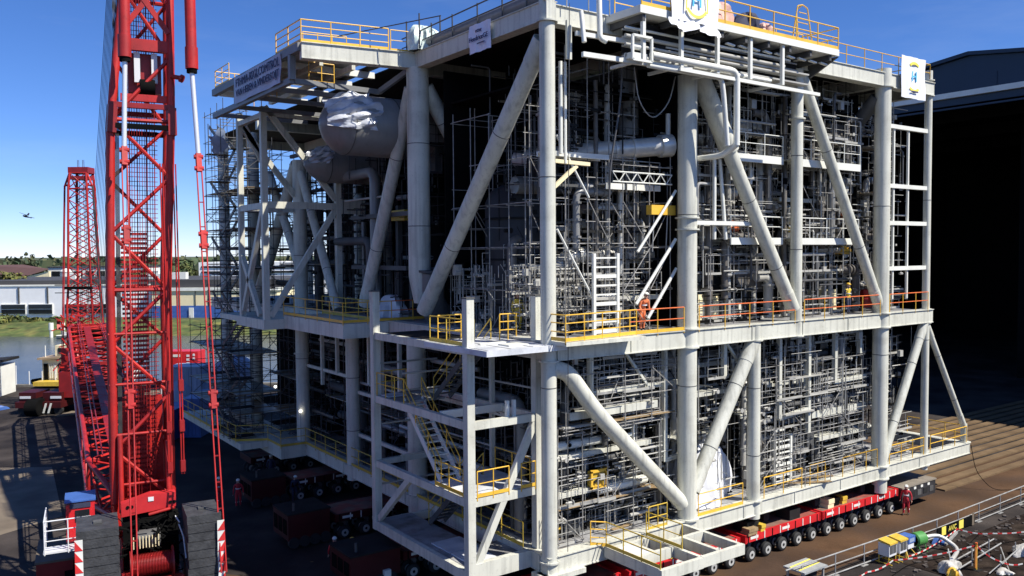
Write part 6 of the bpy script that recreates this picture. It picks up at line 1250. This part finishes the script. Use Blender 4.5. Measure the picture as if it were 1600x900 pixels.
for i, (x, y, a) in enumerate(((-9.4, 10.2, .4), (-8.9, 11.0, 1.0), (-9.9, 12.3, .2), (-8.2, 9.6, 2.0))):
    b = MB(); b.beam((x, y, .05), (x+.9*math.cos(a), y+.9*math.sin(a), .07), .28, .08); tag(part('loose_plank', b, SAND, None, False), ['pale plank nearest the counterweight on the shaded ground', 'pale plank lying across its neighbour beside the shade edge', 'short pale plank farthest into the yard by the crane', 'pale plank closest to the stair tower on the ground'][i], 'plank', 'loose planks by the crane')

# ================================================================== QUAYSIDE ON THE FAR LEFT
def ship_container(name, label, cat, c, s, M, grp=None, ribs=8, axis=(.81, -.585)):
    """corrugated box: c base corner, s = length, depth, height along the river axis"""
    a = Vector((axis[0], axis[1], 0)); e = Vector((-axis[1], axis[0], 0)); c = Vector(c); t = thing(name, label, cat, tuple(c), grp)
    b = MB(); b.prism([c, c+a*s[0], c+a*s[0]+e*s[1], c+e*s[1]], (0, 0, s[2])); part('shell', b, M, t, False)
    for i in range(ribs): q = c+a*(s[0]*(i+.5)/ribs)-e*.03; bar('rib', q+ZV*.12, q+ZV*(s[2]-.12), .10, .05, M, t, tuple(e))
    b = MB(); b.prism([c-e*.05-a*.03+ZV*(s[2]-.12), c-e*.05+a*(s[0]+.03)+ZV*(s[2]-.12), c+a*(s[0]+.03)+e*s[1]+ZV*(s[2]-.12), c-a*.03+e*s[1]+ZV*(s[2]-.12)], (0, 0, .16)); part('top_frame', b, M, t, False)
    return t, a, e, c
def flat(lab, l, d, z=0): return LD(l, d, z)
# red box trailer with white mark
c = Vector(LD(-41.5, 99, 2.7)); t = thing('box_trailer', 'red box trailer with white stripe seen between mast and pendant', 'trailer', LD(-41, 99))
b = MB(); b.prism([c, c+Rh*4.2, c+Rh*4.2+Fh*2.4, c+Fh*2.4], (0, 0, 1.9)); part('box_body', b, REDT, t, False)
q = c+Rh*1.6-Fh*.02+ZV*1.25; b = MB(); b.prism([q-Rh*.6, q+Rh*.6, q+Rh*.6+ZV*.3, q-Rh*.6+ZV*.3], tuple(-Fh*.02)); part('white_stripe', b, WHITE, t, False)
for i in range(3): q = c+Rh*3.0-Fh*.02+ZV*(.35+i*.45); b = MB(); b.prism([q-Rh*.15, q+Rh*.2, q+Rh*.2+ZV*.28, q-Rh*.15+ZV*.28], tuple(-Fh*.02)); part('white_mark', b, LAMP, t, False)
for i in range(2): q = c+Rh*3.7-Fh*.02+ZV*(.9+i*.45); b = MB(); b.prism([q-Rh*.1, q+Rh*.15, q+Rh*.15+ZV*.28, q-Rh*.1+ZV*.28], tuple(-Fh*.02)); part('white_mark', b, LAMP, t, False)
b = MB(); b.prism([c-ZV*.9, c+Rh*4.2-ZV*.9, c+Rh*4.2+Fh*2.4-ZV*.9, c+Fh*2.4-ZV*.9], (0, 0, .9)); part('chassis', b, DARK, t, False)
for i in range(3): q = c+Rh*(1+i*1.1)-ZV*2.2; b = MB(); b.lathe([(0, .5), (.3, .5)], q, Fh, 14); part('wheel', b, TYRE, t)
ship_container('steel_tank', 'grey blue open tank section beside the red boom', 'tank', LD(-35.2, 85), (3.4, 3, 4.6), BLUEL, ribs=4, axis=(.81, -.585))
for i, (l, d, r, h_, lab) in enumerate(((-34.0, 87, 2.4, 4.0, 'pale blue rounded tank nearer the red pendant'), (-30.5, 91, 2.2, 5.4, 'taller pale blue rounded tank against the stair scaffold'))):
    t = thing('storage_tank', lab, 'tank', LD(l, d), 'pale blue tanks on the quay'); b = MB(); b.lathe([(0, r), (h_*.62, r), (h_*.85, r*.8), (h_*.96, r*.45), (h_, .1)], LD(l, d), (0, 0, 1), 26); part('shell', b, BLUEL, t); b = MB(); b.lathe([(0, .4), (.3, .4)], LD(l, d, h_-.1), (0, 0, 1), 12); part('manhole', b, WHITE, t)
for i, (l, d, w_, h_, M, lab) in enumerate(((-38, 95, 3.0, 1.4, WHITE, 'white crate stack behind the pale blue tank'), (-35.5, 96.5, 3.2, 1.7, BLUE, 'bright blue crate behind the pale blue tanks'), (-32.5, 97, 2.4, 1.5, WHITE, 'white crate next to the bright blue crate'), (-39.8, 94, 1.3, 1.5, REDD, 'small dark red crate below the red box trailer'))):
    t = thing('crate', lab, 'crate', LD(l, d), 'crates on the quay'); c = Vector(LD(l, d)); b = MB(); b.prism([c, c+Rh*w_, c+Rh*w_+Fh*1.6, c+Fh*1.6], (0, 0, h_)); part('box', b, M, t, False)
    for k in range(3): q = c+Rh*w_*(k+.3)/3-Fh*.02; b = MB(); b.prism([q, q+Rh*w_*.2, q+Rh*w_*.2+ZV*h_*.8, q+ZV*h_*.8], tuple(-Fh*.03)); part('slat', b, LAMP if M is not WHITE else BLUEL, t, False)
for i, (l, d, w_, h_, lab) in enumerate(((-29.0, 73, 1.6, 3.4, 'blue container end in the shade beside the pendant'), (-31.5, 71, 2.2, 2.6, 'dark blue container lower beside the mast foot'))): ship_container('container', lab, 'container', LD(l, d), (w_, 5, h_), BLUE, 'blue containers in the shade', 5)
# work boat with wheelhouse
t = thing('work_boat', 'small work boat with dark doored wheelhouse at the quay', 'boat', LD(-55.40, 99, -1))
b = MB(); b.grid(lambda u, v: LD(-59.90+u*8, 104+(v-.5)*3.4*(1-(2*u-1)**6)**.5, -1.2+1.9*abs(2*v-1)**1.6), 16, 10); part('hull', b, BLACK, t)
b = MB(); b.prism([LD(-57.80, 102.6, .6), LD(-54.30, 102.6, .6), LD(-54.30, 105, .6), LD(-57.80, 105, .6)], (0, 0, 2.7)); o = part('wheelhouse', b, CREAM, t, False)
for l0, l1 in ((-57.6, -57.1), (-55.8, -54.6)): b = MB(); b.prism([LD(l0, 102.5, .7), LD(l1, 102.5, .7), LD(l1, 102.6, .7), LD(l0, 102.6, .7)], (0, 0, 2.1)); part('door', b, BLACK, o, False)
for i in range(4): b = MB(); b.prism([LD(-56.90+i*.26, 102.5, 1.0), LD(-56.80+i*.26, 102.5, 1.0), LD(-56.80+i*.26, 102.6, 1.0), LD(-56.90+i*.26, 102.6, 1.0)], (0, 0, 1.7)); part('window_bar', b, WHITE, o, False)
b = MB(); b.prism([LD(-58.20, 102.2, 3.3), LD(-53.80, 102.2, 3.5), LD(-53.80, 105.4, 3.5), LD(-58.20, 105.4, 3.3)], (0, 0, .25)); part('roof', b, mat("tan_roof", (.36, .26, .16), .6, var=.2), t, False)
b = MB(); b.prism([LD(-56.40, 103, 3.7), LD(-54.60, 103, 3.7), LD(-54.60, 104.6, 3.7), LD(-56.40, 104.6, 3.7)], (0, 0, 1.3)); o = part('pilot_house', b, CREAM, t, False); b = MB(); b.prism([LD(-56.00, 102.92, 3.9), LD(-54.80, 102.92, 3.9), LD(-54.80, 103, 3.9), LD(-56.00, 103, 3.9)], (0, 0, .8)); part('window', b, GLASSD, o, False)
b = MB(); b.prism([LD(-58.00, 100.8, .3), LD(-53.00, 100.8, .3), LD(-53.00, 102.4, .3), LD(-58.00, 102.4, .3)], (0, 0, .5)); part('canopy', b, YELD, t, False); rod('mast', LD(-57.60, 103, 3.5), LD(-57.60, 103, 5.0), .06, WHITE, t, 6)
t = thing('site_office', 'white riverside cabin with dark roof edge and black openings', 'cabin', LD(-62, 93))
b = MB(); b.prism([LD(-66, 90, 0), LD(-58.4, 93, 0), LD(-59, 99, 0), LD(-66, 96, 0)], (0, 0, 3.5)); part('wall', b, WHITE, t, False); b = MB(); b.prism([LD(-66.3, 89.7, 3.5), LD(-58.0, 92.8, 3.9), LD(-58.7, 99.4, 3.9), LD(-66.3, 96.3, 3.5)], (0, 0, .3)); part('roof', b, DARK, t, False)
for l, d in ((-64.6, 90.1), (-62.6, 91.0), (-61.0, 91.65), (-59.8, 92.1)): b = MB(); b.prism([LD(l, d, .3), LD(l+1.0, d+.35, .3), LD(l+1.0, d+.45, .3), LD(l, d+.1, .3)], (0, 0, 2.5)); part('opening', b, BLACK, t, False)
t = thing('low_loader', 'dark red low loader with white chevrons parked by the quay', 'trailer', LD(-47, 86))
b = MB(); b.prism([LD(-50.2, 84, .7), LD(-45.6, 84, .7), LD(-45.3, 89, .7), LD(-49.8, 89, .7)], (0, 0, .6)); part('bed', b, MAROON, t, False)
for l, w_ in ((-50.0, 1.7), (-47.6, 1.9)): b = MB(); b.prism([LD(l, 84.4, 1.3), LD(l+w_, 84.4, 1.3), LD(l+w_, 87, 1.3), LD(l, 87, 1.3)], (0, 0, .9)); part('load_box', b, MAROON, t, False)
for i in range(5): b = MB(); b.prism([LD(-48.9+i*.5, 83.9, .2), LD(-48.7+i*.5, 83.9, .2), LD(-48.4+i*.5, 83.9, 1.2), LD(-48.6+i*.5, 83.9, 1.2)], tuple(-Fh*.03)); part('chevron', b, WHITE, t, False)
for l in (-49.9, -46.8): b = MB(); b.prism([LD(l, 84.35, 1.6), LD(l+1.1, 84.35, 1.6), LD(l+1.1, 84.35, 1.85), LD(l, 84.35, 1.85)], tuple(-Fh*.03)); part('marker_plate', b, LAMP, t, False)
for l in (-49.6, -48.4, -47.0, -46): b = MB(); b.lathe([(0, .45), (.35, .45)], LD(l, 84.2, .45), Fh, 14); part('wheel', b, TYRE, t)
lump('tarp_bundle', 'blue tarpaulin heap in front of the white cabin', 'tarpaulin', LD(-55.2, 86), (2.0, 1.2, .8), BLUE, 41); lump('tarp_bundle', 'white plastic heap at the shadow edge by the cabin', 'tarpaulin', LD(-56.5, 82.5), (1.1, .8, .7), TARP, 42)
b = MB(); b.prism([LD(-45.5, 83, .01), LD(-38, 88, .01), LD(-40.5, 98, .01), LD(-44, 98, .01)], (0, 0, .12)); solo('steel_plate', b, SAND, 'large pale road plate lying between low loader and far crane', 'plate', smooth=False)
t = thing('pipe_rack', 'white tubular rack leaning beside the far crane', 'rack', LD(-43, 92))
for i in range(4): rod('tube', LD(-43.5+i*.4, 90, .2), LD(-41.9+i*.3, 92, 3.4), .06, WHITE, t, 6)
for z in (1, 2.2): rod('cross_tube', LD(-43.4+z*.4, 90+z*.5, z), LD(-41.8+z*.3, 90+z*.5, z), .05, WHITE, t, 6)
for i in range(9): 
    l = -61+i*1.6; rod_t = thing('quay_stanchion', ['pale quay stanchion behind the white cabin roof', 'pale quay stanchion behind the cabin openings', 'pale quay stanchion behind the cabin end wall', 'tall pale quay stanchion past the cabin corner', 'pale quay stanchion midway to the work boat', 'pale quay stanchion at the work boat stern', 'tall pale quay stanchion against the wheelhouse', 'pale quay stanchion by the wheelhouse door', 'pale quay stanchion nearest the far crane'][i], 'stanchion', LD(l, 102.5, .2), 'quay edge stanchions'); rod('pole', LD(l, 102.5, .2), LD(l, 102.5, 1.9 if i % 3 else 2.6), .06, LAMP, rod_t, 6)
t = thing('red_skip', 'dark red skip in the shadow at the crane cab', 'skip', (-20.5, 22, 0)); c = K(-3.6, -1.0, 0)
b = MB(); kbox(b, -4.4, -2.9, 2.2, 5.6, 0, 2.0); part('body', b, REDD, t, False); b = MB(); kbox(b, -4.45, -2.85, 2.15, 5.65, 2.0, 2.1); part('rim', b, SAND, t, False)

# ================================================================== BIRD
t = thing('bird', 'black bird gliding in the blue sky above the river', 'bird', (-13.84, 53.0, 19.4))
b = MB(); o = Vector((-13.84, 53.0, 19.4)); a = Rh; e = Fh
b.lathe([(0, .02), (.08, .07), (.25, .09), (.45, .06), (.62, .03), (.75, .05)], o-a*.25, a*.9-ZV*.25, 10)
b.prism([o+a*.05, o+a*.25, o+a*.05+e*.5+ZV*.18, o-a*.2+e*.75+ZV*.25], (0, 0, .02)); b.prism([o+a*.05, o+a*.25, o+a*.1-e*.5+ZV*.1, o-a*.12-e*.7+ZV*.22], (0, 0, .02)); b.prism([o+a*.4-ZV*.12, o+a*.68-ZV*.22+e*.1, o+a*.68-ZV*.22-e*.1], (0, 0, .02))
part('body', b, FEATH, t)
